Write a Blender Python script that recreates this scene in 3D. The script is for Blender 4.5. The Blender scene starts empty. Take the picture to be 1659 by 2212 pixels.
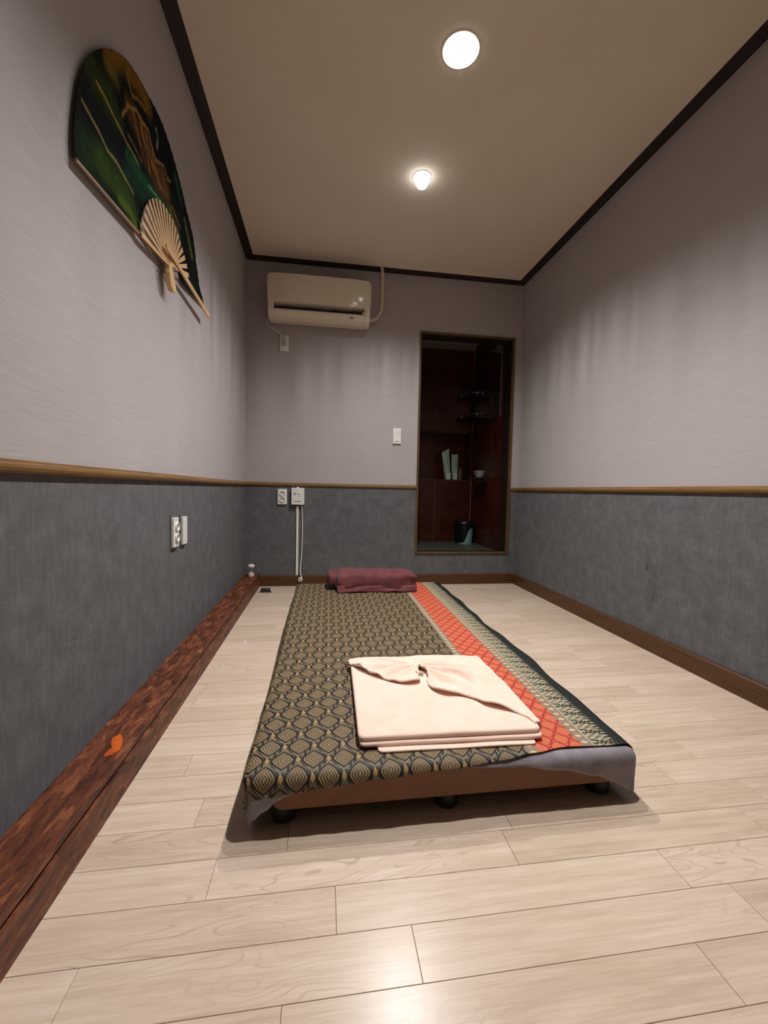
import bpy, bmesh, math, random
from mathutils import Vector, Matrix, noise
random.seed(7)
PI = math.pi
scene = bpy.context.scene
C = scene.collection

# ------------------------------------------------------------------ camera
F_PX = 908.4
YAW, PITCH, ROLL, CAM_H = 0.1443, -0.0512, 0.0205, 0.7402
cy_, sy_, cp_, sp_ = math.cos(YAW), math.sin(YAW), math.cos(PITCH), math.sin(PITCH)
fwd = Vector((sy_*cp_, cy_*cp_, sp_)); rgt = Vector((cy_, -sy_, 0)); up_ = rgt.cross(fwd)
r2 = math.cos(ROLL)*rgt + math.sin(ROLL)*up_
u2 = -math.sin(ROLL)*rgt + math.cos(ROLL)*up_
cd = bpy.data.cameras.new('camera'); cam = bpy.data.objects.new('camera', cd); C.objects.link(cam)
cd.sensor_fit = 'VERTICAL'; cd.sensor_height = 36.0; cd.lens = F_PX/2212*36.0
cd.clip_start = 0.01
M = Matrix((r2, u2, -fwd)).transposed().to_4x4(); M.translation = Vector((0, 0, CAM_H))
cam.matrix_world = M
scene.camera = cam

# ------------------------------------------------------------------ world + lamps' settings + exposure
world = bpy.data.worlds.new('world'); scene.world = world; world.use_nodes = True
world.node_tree.nodes['Background'].inputs[0].default_value = (0, 0, 0, 1)
world.node_tree.nodes['Background'].inputs[1].default_value = 0.0
scene.view_settings.view_transform = 'Standard'
scene.view_settings.look = 'None'
scene.view_settings.gamma = 1.0
scene.view_settings.use_curve_mapping = False
scene.view_settings.exposure = 0.46
# lamps: x, y, beam watts, half angle of the beam (deg), softness radius, kind
LAMPS = [(0.491, 1.615, 50, 65, 0.030, 'panel'), (0.496, 2.265, 70, 71, 0.022, 'bulb'), (0.486, 0.97, 86, 60, 0.030, 'panel')]
LAMP_COL = (1.0, 0.98, 0.97)

# ------------------------------------------------------------------ room numbers
H = 2.4; XL, XR, YB, YF = -0.572, 1.5605, 3.2469, -1.0
RAIL_T, RAIL_B = 0.7845, 0.757
BASE_H, BASE_T = 0.080, 0.018
CURB_W, CURB_H = 0.109, 0.096
DX0, DX1, DZ0, DZ1 = 0.728, 1.494, 0.2475, 1.970

# ------------------------------------------------------------------ helpers
def lin(c):
    out = []
    for v in c[:3]:
        v = v/255.0
        out.append(v/12.92 if v <= 0.04045 else ((v+0.055)/1.055)**2.4)
    return tuple(out)+(1.0,)

class E:
    """a shader socket with arithmetic"""
    def __init__(s, nt, sock): s.nt, s.s = nt, sock
    def _m(s, op, *a):
        n = s.nt.nodes.new('ShaderNodeMath'); n.operation = op
        for i, v in enumerate(a):
            if isinstance(v, E): s.nt.links.new(v.s, n.inputs[i])
            else: n.inputs[i].default_value = v
        return E(s.nt, n.outputs[0])
    def __add__(s, o): return s._m('ADD', s, o)
    __radd__ = __add__
    def __sub__(s, o): return s._m('SUBTRACT', s, o)
    def __rsub__(s, o): return s._m('SUBTRACT', o, s)
    def __mul__(s, o): return s._m('MULTIPLY', s, o)
    __rmul__ = __mul__
    def __truediv__(s, o): return s._m('DIVIDE', s, o)
    def __gt__(s, o): return s._m('GREATER_THAN', s, o)
    def __lt__(s, o): return s._m('LESS_THAN', s, o)
    def abs(s): return s._m('ABSOLUTE', s)
    def fract(s): return s._m('FRACT', s)
    def floor(s): return s._m('FLOOR', s)
    def sin(s): return s._m('SINE', s)
    def pow(s, o): return s._m('POWER', s, o)
    def max(s, o): return s._m('MAXIMUM', s, o)
    def min(s, o): return s._m('MINIMUM', s, o)
    def pp(s, o): return s._m('PINGPONG', s, o)
    def clamp(s): return s.max(0.0).min(1.0)
    def step(s, a, b):
        n = s.nt.nodes.new('ShaderNodeMapRange'); n.interpolation_type = 'SMOOTHSTEP'
        s.nt.links.new(s.s, n.inputs['Value'])
        n.inputs['From Min'].default_value = a; n.inputs['From Max'].default_value = b
        return E(s.nt, n.outputs['Result'])

class Mat:
    def __init__(m, name, rough=0.6, spec=0.5, col=None, metal=0.0):
        m.mat = bpy.data.materials.new(name); m.mat.use_nodes = True
        m.nt = m.mat.node_tree; m.b = m.nt.nodes['Principled BSDF']
        m.b.inputs['Roughness'].default_value = rough
        m.b.inputs['Specular IOR Level'].default_value = spec
        m.b.inputs['Metallic'].default_value = metal
        if col is not None: m.b.inputs['Base Color'].default_value = lin(col)
    def node(m, t, **kw):
        n = m.nt.nodes.new(t)
        for k, v in kw.items(): setattr(n, k, v)
        return n
    def pos(m): return m.node('ShaderNodeNewGeometry').outputs['Position']
    def tc(m, which): return m.node('ShaderNodeTexCoord').outputs[which]
    def scale(m, vec, s, off=None):
        n = m.node('ShaderNodeMapping'); m.nt.links.new(vec, n.inputs['Vector'])
        n.inputs['Scale'].default_value = s
        if off is not None: n.inputs['Location'].default_value = off
        return n.outputs[0]
    def addv(m, a, b):
        n = m.node('ShaderNodeVectorMath', operation='ADD'); m.nt.links.new(a, n.inputs[0])
        m.nt.links.new(b, n.inputs[1]); return n.outputs[0]
    def noise(m, vec, sc, detail=2.0, rough=0.5, dist=0.0):
        n = m.node('ShaderNodeTexNoise'); m.nt.links.new(vec, n.inputs['Vector'])
        n.inputs['Scale'].default_value = sc; n.inputs['Detail'].default_value = detail
        n.inputs['Roughness'].default_value = rough; n.inputs['Distortion'].default_value = dist
        return E(m.nt, n.outputs['Fac'])
    def xyz(m, vec):
        n = m.node('ShaderNodeSeparateXYZ'); m.nt.links.new(vec, n.inputs[0])
        return [E(m.nt, o) for o in n.outputs]
    def mix(m, f, a, b):
        n = m.node('ShaderNodeMix', data_type='RGBA')
        if isinstance(f, E): m.nt.links.new(f.s, n.inputs['Factor'])
        else: n.inputs['Factor'].default_value = f
        for nm, v in (('A', a), ('B', b)):
            sk = [i for i in n.inputs if i.name == nm and i.type == 'RGBA'][0]
            if isinstance(v, tuple): sk.default_value = lin(v)
            else: m.nt.links.new(v, sk)
        return [o for o in n.outputs if o.type == 'RGBA'][0]
    def ramp(m, f, stops):
        n = m.node('ShaderNodeValToRGB'); m.nt.links.new(f.s, n.inputs[0])
        cr = n.color_ramp
        while len(cr.elements) < len(stops): cr.elements.new(0.5)
        for e, (p, c) in zip(cr.elements, stops): e.position = p; e.color = lin(c)
        return n.outputs[0]
    def color(m, sock): m.nt.links.new(sock, m.b.inputs['Base Color']); return m
    def rough(m, e): m.nt.links.new(e.s, m.b.inputs['Roughness'])
    def bump(m, e, strength=0.2, dist=0.002):
        n = m.node('ShaderNodeBump'); n.inputs['Strength'].default_value = strength
        n.inputs['Distance'].default_value = dist
        m.nt.links.new(e.s, n.inputs['Height']); m.nt.links.new(n.outputs[0], m.b.inputs['Normal'])

def plain(name, col, rough=0.5, spec=0.5, var=0.06, metal=0.0, sc=60):
    """a single-coloured surface with a little mottling"""
    m = Mat(name, rough, spec, metal=metal)
    n = m.noise(m.tc('Object'), sc, 3)
    d = tuple(v*(1-var) for v in col); l = tuple(min(255, v*(1+var)) for v in col)
    m.color(m.ramp(n, [(0.3, d), (0.7, l)]))
    return m.mat

def link(name, me, mat, parent=None, smooth=False, recenter=True):
    if recenter and len(me.vertices):
        xs = [v.co.x for v in me.vertices]; ys = [v.co.y for v in me.vertices]; zs = [v.co.z for v in me.vertices]
        c = Vector(((min(xs)+max(xs))/2, (min(ys)+max(ys))/2, min(zs)))
        me.transform(Matrix.Translation(-c))
    else: c = Vector((0, 0, 0))
    o = bpy.data.objects.new(name, me); C.objects.link(o)
    if mat is not None:
        for mm in (mat if isinstance(mat, (list, tuple)) else [mat]): me.materials.append(mm)
    o.location = c
    if parent is not None: adopt(o, parent)
    if smooth:
        for p in me.polygons: p.use_smooth = True
    return o

def wloc(o):
    v = Vector(o.location)
    return v + wloc(o.parent) if o.parent else v

def adopt(o, parent):
    o.location = Vector(o.location) - wloc(parent); o.parent = parent

def from_py(name, V, Fc, mat, parent=None, smooth=False, recenter=True):
    me = bpy.data.meshes.new(name); me.from_pydata([tuple(v) for v in V], [], Fc); me.update()
    return link(name, me, mat, parent, smooth, recenter)

def from_bm(name, bm, mat, parent=None, smooth=False, recenter=True):
    bmesh.ops.recalc_face_normals(bm, faces=bm.faces)
    me = bpy.data.meshes.new(name); bm.to_mesh(me); bm.free()
    return link(name, me, mat, parent, smooth, recenter)

def bbox_bm(bm, x0, x1, y0, y1, z0, z1):
    vs = [bm.verts.new(p) for p in ((x0,y0,z0),(x1,y0,z0),(x1,y1,z0),(x0,y1,z0),(x0,y0,z1),(x1,y0,z1),(x1,y1,z1),(x0,y1,z1))]
    for f in ((0,3,2,1),(4,5,6,7),(0,1,5,4),(1,2,6,5),(2,3,7,6),(3,0,4,7)): bm.faces.new([vs[i] for i in f])

def box(name, x0, x1, y0, y1, z0, z1, mat, parent=None, bevel=0.0, seg=2):
    bm = bmesh.new(); bbox_bm(bm, x0, x1, y0, y1, z0, z1)
    if bevel: bmesh.ops.bevel(bm, geom=bm.edges[:], offset=bevel, segments=seg, affect='EDGES', profile=0.5)
    return from_bm(name, bm, mat, parent, smooth=False)

def prism(name, poly, axis, a0, a1, mat, parent=None, bevel=0.0, smooth=False):
    """poly = 2D outline in the two other axes (x,y,z order), extruded along axis"""
    def p3(p, a):
        return {'x': (a, p[0], p[1]), 'y': (p[0], a, p[1]), 'z': (p[0], p[1], a)}[axis]
    bm = bmesh.new()
    A = [bm.verts.new(p3(p, a0)) for p in poly]; B = [bm.verts.new(p3(p, a1)) for p in poly]
    n = len(poly)
    bm.faces.new(A); bm.faces.new(B[::-1])
    for i in range(n): bm.faces.new((A[i], A[(i+1) % n], B[(i+1) % n], B[i]))
    bmesh.ops.recalc_face_normals(bm, faces=bm.faces)
    if bevel:
        ed = [e for e in bm.edges if len(e.link_faces) == 2 and e.calc_face_angle(0) > 0.9]
        bmesh.ops.bevel(bm, geom=ed, offset=bevel, segments=2, affect='EDGES', profile=0.5)
    return from_bm(name, bm, mat, parent, smooth)

def rrect(x0, x1, z0, z1, r, n=5):
    pts = []
    for cx, cz, a in ((x1-r, z1-r, 0), (x0+r, z1-r, 90), (x0+r, z0+r, 180), (x1-r, z0+r, 270)):
        for i in range(n+1):
            t = math.radians(a + 90*i/n); pts.append((cx+r*math.cos(t), cz+r*math.sin(t)))
    return pts

def lathe(name, prof, loc, mat, parent=None, n=32, axis='z', smooth=True):
    """prof = [(radius, height)]"""
    V, Fc = [], []
    for (r, h) in prof:
        for i in range(n):
            t = 2*PI*i/n; a, b = r*math.cos(t), r*math.sin(t)
            V.append({'z': (loc[0]+a, loc[1]+b, loc[2]+h), 'x': (loc[0]+h, loc[1]+a, loc[2]+b), 'y': (loc[0]+a, loc[1]+h, loc[2]+b)}[axis])
    for j in range(len(prof)-1):
        for i in range(n):
            Fc.append((j*n+i, j*n+(i+1) % n, (j+1)*n+(i+1) % n, (j+1)*n+i))
    if prof[0][0] > 1e-6: Fc.append(tuple(range(n))[::-1])
    if prof[-1][0] > 1e-6: Fc.append(tuple(range((len(prof)-1)*n, len(prof)*n)))
    bm = bmesh.new(); me = bpy.data.meshes.new(name); me.from_pydata(V, [], Fc); bm.from_mesh(me)
    bmesh.ops.remove_doubles(bm, verts=bm.verts, dist=1e-6)
    o = from_bm(name, bm, mat, parent, smooth)
    if smooth: soften(o)
    return o

def soften(o, ang=0.7):
    me = o.data
    bm = bmesh.new(); bm.from_mesh(me)
    for e in bm.edges:
        e.smooth = not (len(e.link_faces) == 2 and e.calc_face_angle(0) > ang)
    bm.to_mesh(me); bm.free()

def catmull(pts, k=8):
    P = [Vector(p) for p in pts]; P = [P[0]*2-P[1]] + P + [P[-1]*2-P[-2]]
    out = []
    for i in range(1, len(P)-2):
        a, b, c, d = P[i-1:i+3]
        for j in range(k):
            t = j/k
            out.append(0.5*((2*b)+(c-a)*t+(2*a-5*b+4*c-d)*t*t+(3*b-a-3*c+d)*t**3))
    out.append(P[-2]); return out

def tube(name, pts, r, mat, parent=None, n=10, smoothpath=True, closed_ends=True):
    P = catmull(pts) if smoothpath else [Vector(p) for p in pts]
    V, Fc = [], []
    nrm = None
    for i, p in enumerate(P):
        t = (P[min(i+1, len(P)-1)] - P[max(i-1, 0)]).normalized()
        if nrm is None:
            nrm = t.orthogonal().normalized()
        else:
            nrm = (nrm - t*nrm.dot(t)).normalized()
        bi = t.cross(nrm)
        rr = r(i/(len(P)-1)) if callable(r) else r
        for k in range(n):
            a = 2*PI*k/n; V.append(p + nrm*(rr*math.cos(a)) + bi*(rr*math.sin(a)))
    for i in range(len(P)-1):
        for k in range(n): Fc.append((i*n+k, i*n+(k+1) % n, (i+1)*n+(k+1) % n, (i+1)*n+k))
    Fc.append(tuple(range(n))[::-1]); Fc.append(tuple(range((len(P)-1)*n, len(P)*n)))
    bm = bmesh.new(); me = bpy.data.meshes.new(name); me.from_pydata(V, [], Fc); bm.from_mesh(me)
    return from_bm(name, bm, mat, parent, True)

def thing(name, label, cat, loc, group=None):
    o = bpy.data.objects.new(name, None); C.objects.link(o); o.location = loc
    o.empty_display_size = 0.05
    return tag(o, label, cat, group)

def tag(o, label, cat, group=None):
    o['label'] = label; o['category'] = cat
    if group: o['group'] = group
    return o

def struct(o, label=None):
    o['kind'] = 'structure'
    if label: o['label'] = label
    return o

# ------------------------------------------------------------------ materials
def wallpaper():
    m = Mat('upper_wallpaper', 0.85, 0.25)
    p = m.pos()
    a = m.noise(m.scale(p, (9, 9, 210)), 1.0, 4, 0.65)
    b = m.noise(p, 420, 2, 0.6)
    c = m.noise(p, 3.0, 2)
    f = a*0.40 + b*0.45 + c*0.15
    m.color(m.ramp(f, [(0.30, (160, 154, 154)), (0.52, (174, 167, 166)), (0.72, (188, 180, 179))]))
    m.bump(a*0.7 + b*0.5, 0.35, 0.0012)
    return m.mat
def dado():
    m = Mat('dado_wallpaper', 0.9, 0.2)
    p = m.pos()
    a = m.noise(m.scale(p, (160, 160, 22)), 1.0, 3, 0.6)
    b = m.noise(m.scale(p, (24, 24, 170)), 1.0, 3, 0.6)
    c = m.noise(p, 14, 4, 0.65)
    d = m.noise(p, 500, 2)
    f = a*0.26 + b*0.14 + c*0.36 + d*0.24
    col = m.ramp(f, [(0.32, (79, 78, 79)), (0.5, (97, 97, 98)), (0.66, (116, 115, 117))])
    # scuffs on the paper, with shapes of their own
    sp = m.noise(m.scale(p, (14, 14, 7)), 1.0, 5, 0.75)
    col = m.mix(sp.step(0.69, 0.73)*0.55, col, (66, 66, 66))
    px_, py_, pz_ = m.xyz(p)     # an old smudge on the right-hand wall and a fainter run of marks below it
    for cy0, cz0, ry, rz, k in ((1.823, 0.390, 0.012, 0.022, 0.6), (1.80, 0.33, 0.008, 0.018, 0.35), (1.775, 0.25, 0.010, 0.03, 0.3), (1.80, 0.30, 0.05, 0.16, 0.12)):
        dd = ((py_-cy0)/ry).pow(2.0) + ((pz_-cz0)/rz).pow(2.0) + (c-0.5)*4.0
        col = m.mix((1.0-dd.step(0.2, 1.1))*(px_ > 1.4)*k, col, (52, 52, 52))
    m.color(col); m.bump(f, 0.4, 0.0012)
    return m.mat
def ceiling_mat():
    m = Mat('ceiling_paper', 0.9, 0.2)
    p = m.pos()
    a = m.noise(p, 260, 3, 0.6); c = m.noise(p, 2.2, 2)
    m.color(m.ramp(a*0.7+c*0.3, [(0.3, (216, 204, 184)), (0.7, (234, 223, 205))]))
    m.bump(a, 0.2, 0.001)
    return m.mat
def plank_mat():
    m = Mat('oak_vinyl', 0.33, 0.45)
    p = m.pos()
    oi = m.node('ShaderNodeObjectInfo')
    rnd = E(m.nt, oi.outputs['Random'])
    comb = m.node('ShaderNodeCombineXYZ')
    m.nt.links.new((rnd*37.0).s, comb.inputs[0]); m.nt.links.new((rnd*91.0).s, comb.inputs[1]); m.nt.links.new((rnd*13.0).s, comb.inputs[2])
    v = m.addv(p, comb.outputs[0])
    # cathedral grain: rings of a distorted field, drawn out along the plank
    big = m.noise(m.scale(v, (3.2, 15, 1)), 1.0, 1.5, 0.4, 0.6)
    rings = (big*16.0).fract()
    ring = (rings-0.5).abs()*2.0
    fig = m.noise(m.scale(v, (1.3, 5, 1)), 1.0, 2).step(0.52, 0.66)
    fine = m.noise(m.scale(v, (14, 330, 1)), 1.0, 3, 0.6)
    mid = m.noise(m.scale(v, (4.5, 70, 1)), 1.0, 3, 0.6)
    f = fine*0.30 + mid*0.55 + rnd*0.15
    col = m.ramp(f, [(0.30, (186, 163, 142)), (0.5, (205, 184, 163)), (0.68, (219, 200, 182))])
    dark = ring.step(0.72, 0.98)*fig*(mid.step(0.30, 0.60))
    col = m.mix(dark*0.50, col, (158, 130, 105))
    m.color(col)
    m.rough(fine*0.10 + 0.22)
    m.bump(fine*0.4 + mid*0.4, 0.10, 0.0006)
    return m.mat
def wood_dark(name, a, b, rough=0.45, axis=0):
    m = Mat(name, rough, 0.4)
    p = m.pos()
    s = [90, 90, 90]; s[axis] = 5
    f = m.noise(m.scale(p, tuple(s)), 1.0, 4, 0.6, 0.3)
    m.color(m.ramp(f, [(0.3, a), (0.7, b)])); m.bump(f, 0.12, 0.001)
    return m.mat
def osb_mat():
    m = Mat('stained_strand_board', 0.5, 0.35)
    p = m.pos()
    # coarse strands: stretched cells in two crossing directions
    def strands(rot, sc, seed):
        n = m.node('ShaderNodeMapping'); m.nt.links.new(p, n.inputs['Vector'])
        n.inputs['Rotation'].default_value = (0.3*seed, 0.2*seed, rot*0.55); n.inputs['Scale'].default_value = sc
        vn = m.node('ShaderNodeTexVoronoi'); m.nt.links.new(n.outputs[0], vn.inputs['Vector'])
        vn.inputs['Scale'].default_value = 1.0
        return E(m.nt, m.xyz(vn.outputs['Color'])[0].s)
    a = strands(0.35, (75, 17, 75), 1.0); b = strands(-0.7, (95, 26, 90), -1.0)
    c = m.noise(m.scale(p, (60, 16, 60)), 1.0, 5, 0.7, 1.2); d = m.noise(p, 150, 3)
    f = a*0.20 + b*0.16 + c*0.48 + d*0.16
    m.color(m.ramp(f, [(0.28, (44, 22, 15)), (0.42, (80, 41, 28)), (0.55, (104, 56, 36)), (0.68, (136, 82, 52)), (0.8, (172, 120, 80))]))
    m.bump(f, 0.35, 0.002)
    return m.mat
def tile_mat(name='brown_tile'):
    m = Mat(name, 0.32, 0.35)
    p = m.pos()
    oi = m.node('ShaderNodeObjectInfo'); rnd = E(m.nt, oi.outputs['Random'])
    f = m.noise(p, 9, 4, 0.6)*0.8 + rnd*0.2
    m.color(m.ramp(f, [(0.3, (54, 22, 13)), (0.7, (82, 36, 22))]))
    return m.mat
def brocade():
    m = Mat('thai_brocade', 0.62, 0.35)
    uv = m.node('ShaderNodeUVMap').outputs[0]
    x, y, _ = m.xyz(uv)
    wob = m.noise(uv, 9, 1)
    U = x - (y-0.9)*0.012
    V = y + (wob-0.5)*0.006
    fine = m.noise(m.scale(uv, (900, 900, 1)), 1.0, 2)
    thread = ((V*520.0).sin()*0.5+0.5)
    def lattice(px, py, ox=0.0, oy=0.0):
        a = (U-ox)/px; b = (V-oy)/py
        fp = (a+b).fract()-0.5; fq = (a-b).fract()-0.5
        return fp, fq, ((fp+fq)*0.5).abs(), ((fp-fq)*0.5).abs(), (fp+fq)*0.5, (fp-fq)*0.5
    # ---- main field
    fp, fq, lx, ly, sx, sy = lattice(0.068, 0.100, 0.02, 0.03)
    med = 1.0 - (lx*2.85 + (ly*3.45).pow(1.45))           # >0 inside the pointed medallion
    rings = ((lx*2.85 + (ly*3.45).pow(1.45))*24.0).sin()*0.5+0.5
    petal = ((sx*70.0).sin()*(sy*62.0).sin())*0.5+0.5
    md = (rings*0.35 + petal*0.35 + fine*0.3)
    gold = m.ramp(md, [(0.25, (46, 34, 22)), (0.5, (104, 86, 62)), (0.8, (172, 150, 110))])
    mm = fp.abs().max(fq.abs())
    along = (sx+sy*1.0)
    scroll = ((sy*44.0).sin()*0.035 + (sx*38.0).sin()*0.03 + mm)
    scr = (scroll.step(0.295, 0.315))*(1.0-scroll.step(0.462, 0.482))
    leafcut = ((sx*88.0 + sy*20.0).sin()*(sy*96.0).sin())
    scr = scr*(leafcut.step(-0.40, -0.25))
    nodef = (fp.abs().min(fq.abs())).step(0.385, 0.41)
    ground = (26, 17, 10)
    col = m.mix(scr, ground, m.ramp(fine, [(0.3, (96, 86, 66)), (0.7, (152, 140, 112))]))
    col = m.mix(nodef*0.85, col, m.ramp(petal, [(0.2, (110, 76, 44)), (0.6, (196, 158, 106))]))
    inside = med.step(0.0, 0.06); out = med.step(-0.25, -0.20)
    col = m.mix(out, col, ground)
    field = m.mix(inside, col, gold)
    # ---- red stripe
    fp2, fq2, lx2, ly2, sx2, sy2 = lattice(0.047, 0.062, 0.005, 0.01)
    med2 = 1.0 - (lx2*2.6 + (ly2*3.0).pow(1.7))
    pet2 = ((sx2*60.0).sin()*(sy2*60.0).sin())*0.5+0.5
    rl = m.mix(fine, (168, 66, 50), (186, 90, 66))
    mm2 = fp2.abs().max(fq2.abs())
    rl = m.mix(mm2.step(0.38, 0.42)*(1.0-mm2.step(0.455, 0.48)), rl, (200, 106, 72))
    rl = m.mix(mm2.step(0.455, 0.475), rl, (160, 36, 36))
    rl = m.mix(med2.step(-0.22, -0.16), rl, (164, 42, 38))
    rl = m.mix(med2.step(0.0, 0.06), rl, m.ramp(pet2*0.5+fine*0.5, [(0.3, (186, 80, 56)), (0.7, (208, 122, 82))]))
    # ---- the two narrow guard stripes
    vv = (V/0.026).fract()-0.5
    def guard(c0, half):
        t = (U-c0)/half
        flower = 1.0-((t*0.9).pow(2.0) + (vv*3.0).pow(2.0))
        cross = ((t.abs()-vv.abs()*2.2).abs()).step(0.0, 0.18)
        g = m.mix(fine, (122, 102, 92), (158, 136, 118))
        g = m.mix((1.0-cross)*0.75, g, (104, 30, 42))
        g = m.mix(flower.step(0.55, 0.75), g, (208, 176, 118))
        band = ((t.abs()*7.0).fract()-0.5).abs().step(0.12, 0.2)
        g2 = m.mix(band, (64, 50, 46), (150, 138, 128))
        return m.mix(t.abs().step(0.58, 0.62), g, g2)
    # ---- flame border
    bend = (U-0.664)/0.078
    w = (V/0.044)
    ph = (w + bend*0.35).fract()-0.5
    width = 0.43 - ((bend-0.40)*1.12).pow(2.0)*0.62 + (bend*46.0).sin()*0.035
    d0 = ph.abs()-width
    lf = m.mix(fine, (146, 140, 114), (178, 172, 144))
    inn = 1.0-d0.step(-0.02, 0.02)
    vein = ((ph*26.0).sin()*(bend*26.0 + ph*8.0).sin())*0.5+0.5
    lf = m.mix(inn, lf, m.ramp(vein*0.7+fine*0.3, [(0.22, (84, 72, 56)), (0.45, (140, 130, 108)), (0.75, (182, 174, 148))]))
    lf = m.mix((1.0-d0.abs().step(0.05, 0.08)), lf, (46, 35, 21))
    rib_ = (1.0-ph.abs().step(0.02, 0.045))*(bend.step(0.25, 0.35))
    lf = m.mix(rib_*0.8, lf, (52, 40, 26))
    lf = m.mix(bend.step(-0.04, 0.02), (162, 156, 130), lf)
    teeth = ((V/0.0118).fract()-0.5).abs()*2.0
    edge = U - teeth*0.034
    black = m.mix(fine, (12, 17, 14), (26, 32, 27))
    lf = m.mix((edge.max(U-0.020)).step(0.698, 0.706), lf, black)
    col = m.mix(U > 0.483, field, guard(0.498, 0.015))
    col = m.mix(U > 0.513, col, rl)
    col = m.mix(U > 0.630, col, guard(0.644, 0.014))
    col = m.mix(U > 0.658, col, lf)
    m.color(col)
    m.bump(thread*0.3 + fine*0.5, 0.25, 0.0008)
    return m.mat
def terry(name, c0, c1, sc=700, bump=0.5):
    m = Mat(name, 0.95, 0.15)
    p = m.tc('Object')
    f = m.noise(p, sc, 3, 0.7); g = m.noise(p, 22, 3)
    m.color(m.ramp(f*0.6+g*0.4, [(0.35, c0), (0.65, c1)]))
    m.b.inputs['Sheen Weight'].default_value = 0.08
    m.bump(f, bump, 0.002)
    return m.mat
def emit(name, col, s):
    m = Mat(name, 0.5); m.b.inputs['Emission Color'].default_value = (*col, 1); m.b.inputs['Emission Strength'].default_value = s
    m.b.inputs['Base Color'].default_value = (0.9, 0.9, 0.9, 1)
    return m.mat

M_UP, M_DADO, M_CEIL, M_PLANK = wallpaper(), dado(), ceiling_mat(), plank_mat()
M_SUB = plain('floor_underlay', (156, 130, 106), 0.8)
M_CROWN = wood_dark('dark_crown_wood', (30, 20, 16), (48, 33, 27), 0.45, 1)
M_RAIL = wood_dark('rail_wood', (104, 74, 40), (134, 100, 58), 0.4, 1)
M_BASE = wood_dark('baseboard_wood', (70, 44, 22), (88, 57, 30), 0.4, 1)
M_OSB = osb_mat()
M_TILE = tile_mat()
M_GROUT = plain('tile_grout', (150, 110, 84), 0.8)
M_BATHDARK = M_TILE
M_BATHCEIL = plain('bathroom_ceiling_board', (150, 146, 136), 0.7)
M_BATHFLOOR = plain('bathroom_floor_tile', (74, 78, 70), 0.4)
M_JAMB = M_CROWN
M_GILT = wood_dark('gilt_frame_wood', (74, 58, 32), (104, 82, 48), 0.4, 2)
M_WHITE = plain('white_plastic', (226, 224, 218), 0.35, var=0.02)
M_IVORY = plain('ivory_plastic', (222, 212, 192), 0.25, 0.6, var=0.02)
M_LOUVER = M_IVORY
M_BLACK = plain('black_plastic', (16, 16, 17), 0.4)
M_GREYD = plain('grey_socket_recess', (128, 124, 118), 0.5)
M_HOLE = plain('socket_hole', (52, 48, 44), 0.6)
M_PIPE = plain('pipe_wrap', (206, 190, 164), 0.7)
M_STEEL = plain('brushed_steel', (190, 190, 190), 0.25, metal=1.0, var=0.03)

# ------------------------------------------------------------------ room shell
def wall_mesh(name, quads, mats):
    V, Fc, mi = [], [], []
    for q, k in quads:
        b = len(V); V += q; Fc.append((b, b+1, b+2, b+3)); mi.append(k)
    o = from_py(name, V, Fc, mats, recenter=False)
    for p, k in zip(o.data.polygons, mi): p.material_index = k
    return o
ZM = 0.77
T = 0.10
def slab_wall(name, x0, x1, y0, y1):
    """a wall with real thickness, two-tone at the rail"""
    bm = bmesh.new(); bbox_bm(bm, x0, x1, y0, y1, 0, ZM); bbox_bm(bm, x0, x1, y0, y1, ZM, H)
    o = from_bm(name, bm, [M_UP, M_DADO], recenter=False)
    for p in o.data.polygons: p.material_index = 1 if p.center.z < ZM-1e-4 else 0
    return struct(o)
slab_wall('wall_left', XL-T, XL, YF-T, YB)
slab_wall('wall_right', XR, XR+T, YF-T, YB)
slab_wall('wall_front', XL, XR, YF-T, YF)
# back wall with the opening
BT = 0.16
bm = bmesh.new()
for (x0, x1, z0, z1) in ((XL-T, DX0, 0, ZM), (XL-T, DX0, ZM, H), (DX1, XR+T, 0, ZM), (DX1, XR+T, ZM, H), (DX0, DX1, 0, DZ0), (DX0, DX1, DZ1, H)):
    bbox_bm(bm, x0, x1, YB, YB+BT, z0, z1)
wb = from_bm('wall_back', bm, [M_UP, M_DADO, M_JAMB], recenter=False); struct(wb)
for p in wb.data.polygons:
    p.material_index = (1 if p.center.z < ZM-1e-4 else 0) if p.normal.y < -0.5 else 2
struct(box('ceiling', XL-T, XR+T, YF-T, YB+BT, H, H+0.08, M_CEIL))
floor = struct(box('floor', XL-T, XR+T, YF-T, YB+BT, -0.06, -0.004, M_SUB))

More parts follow.
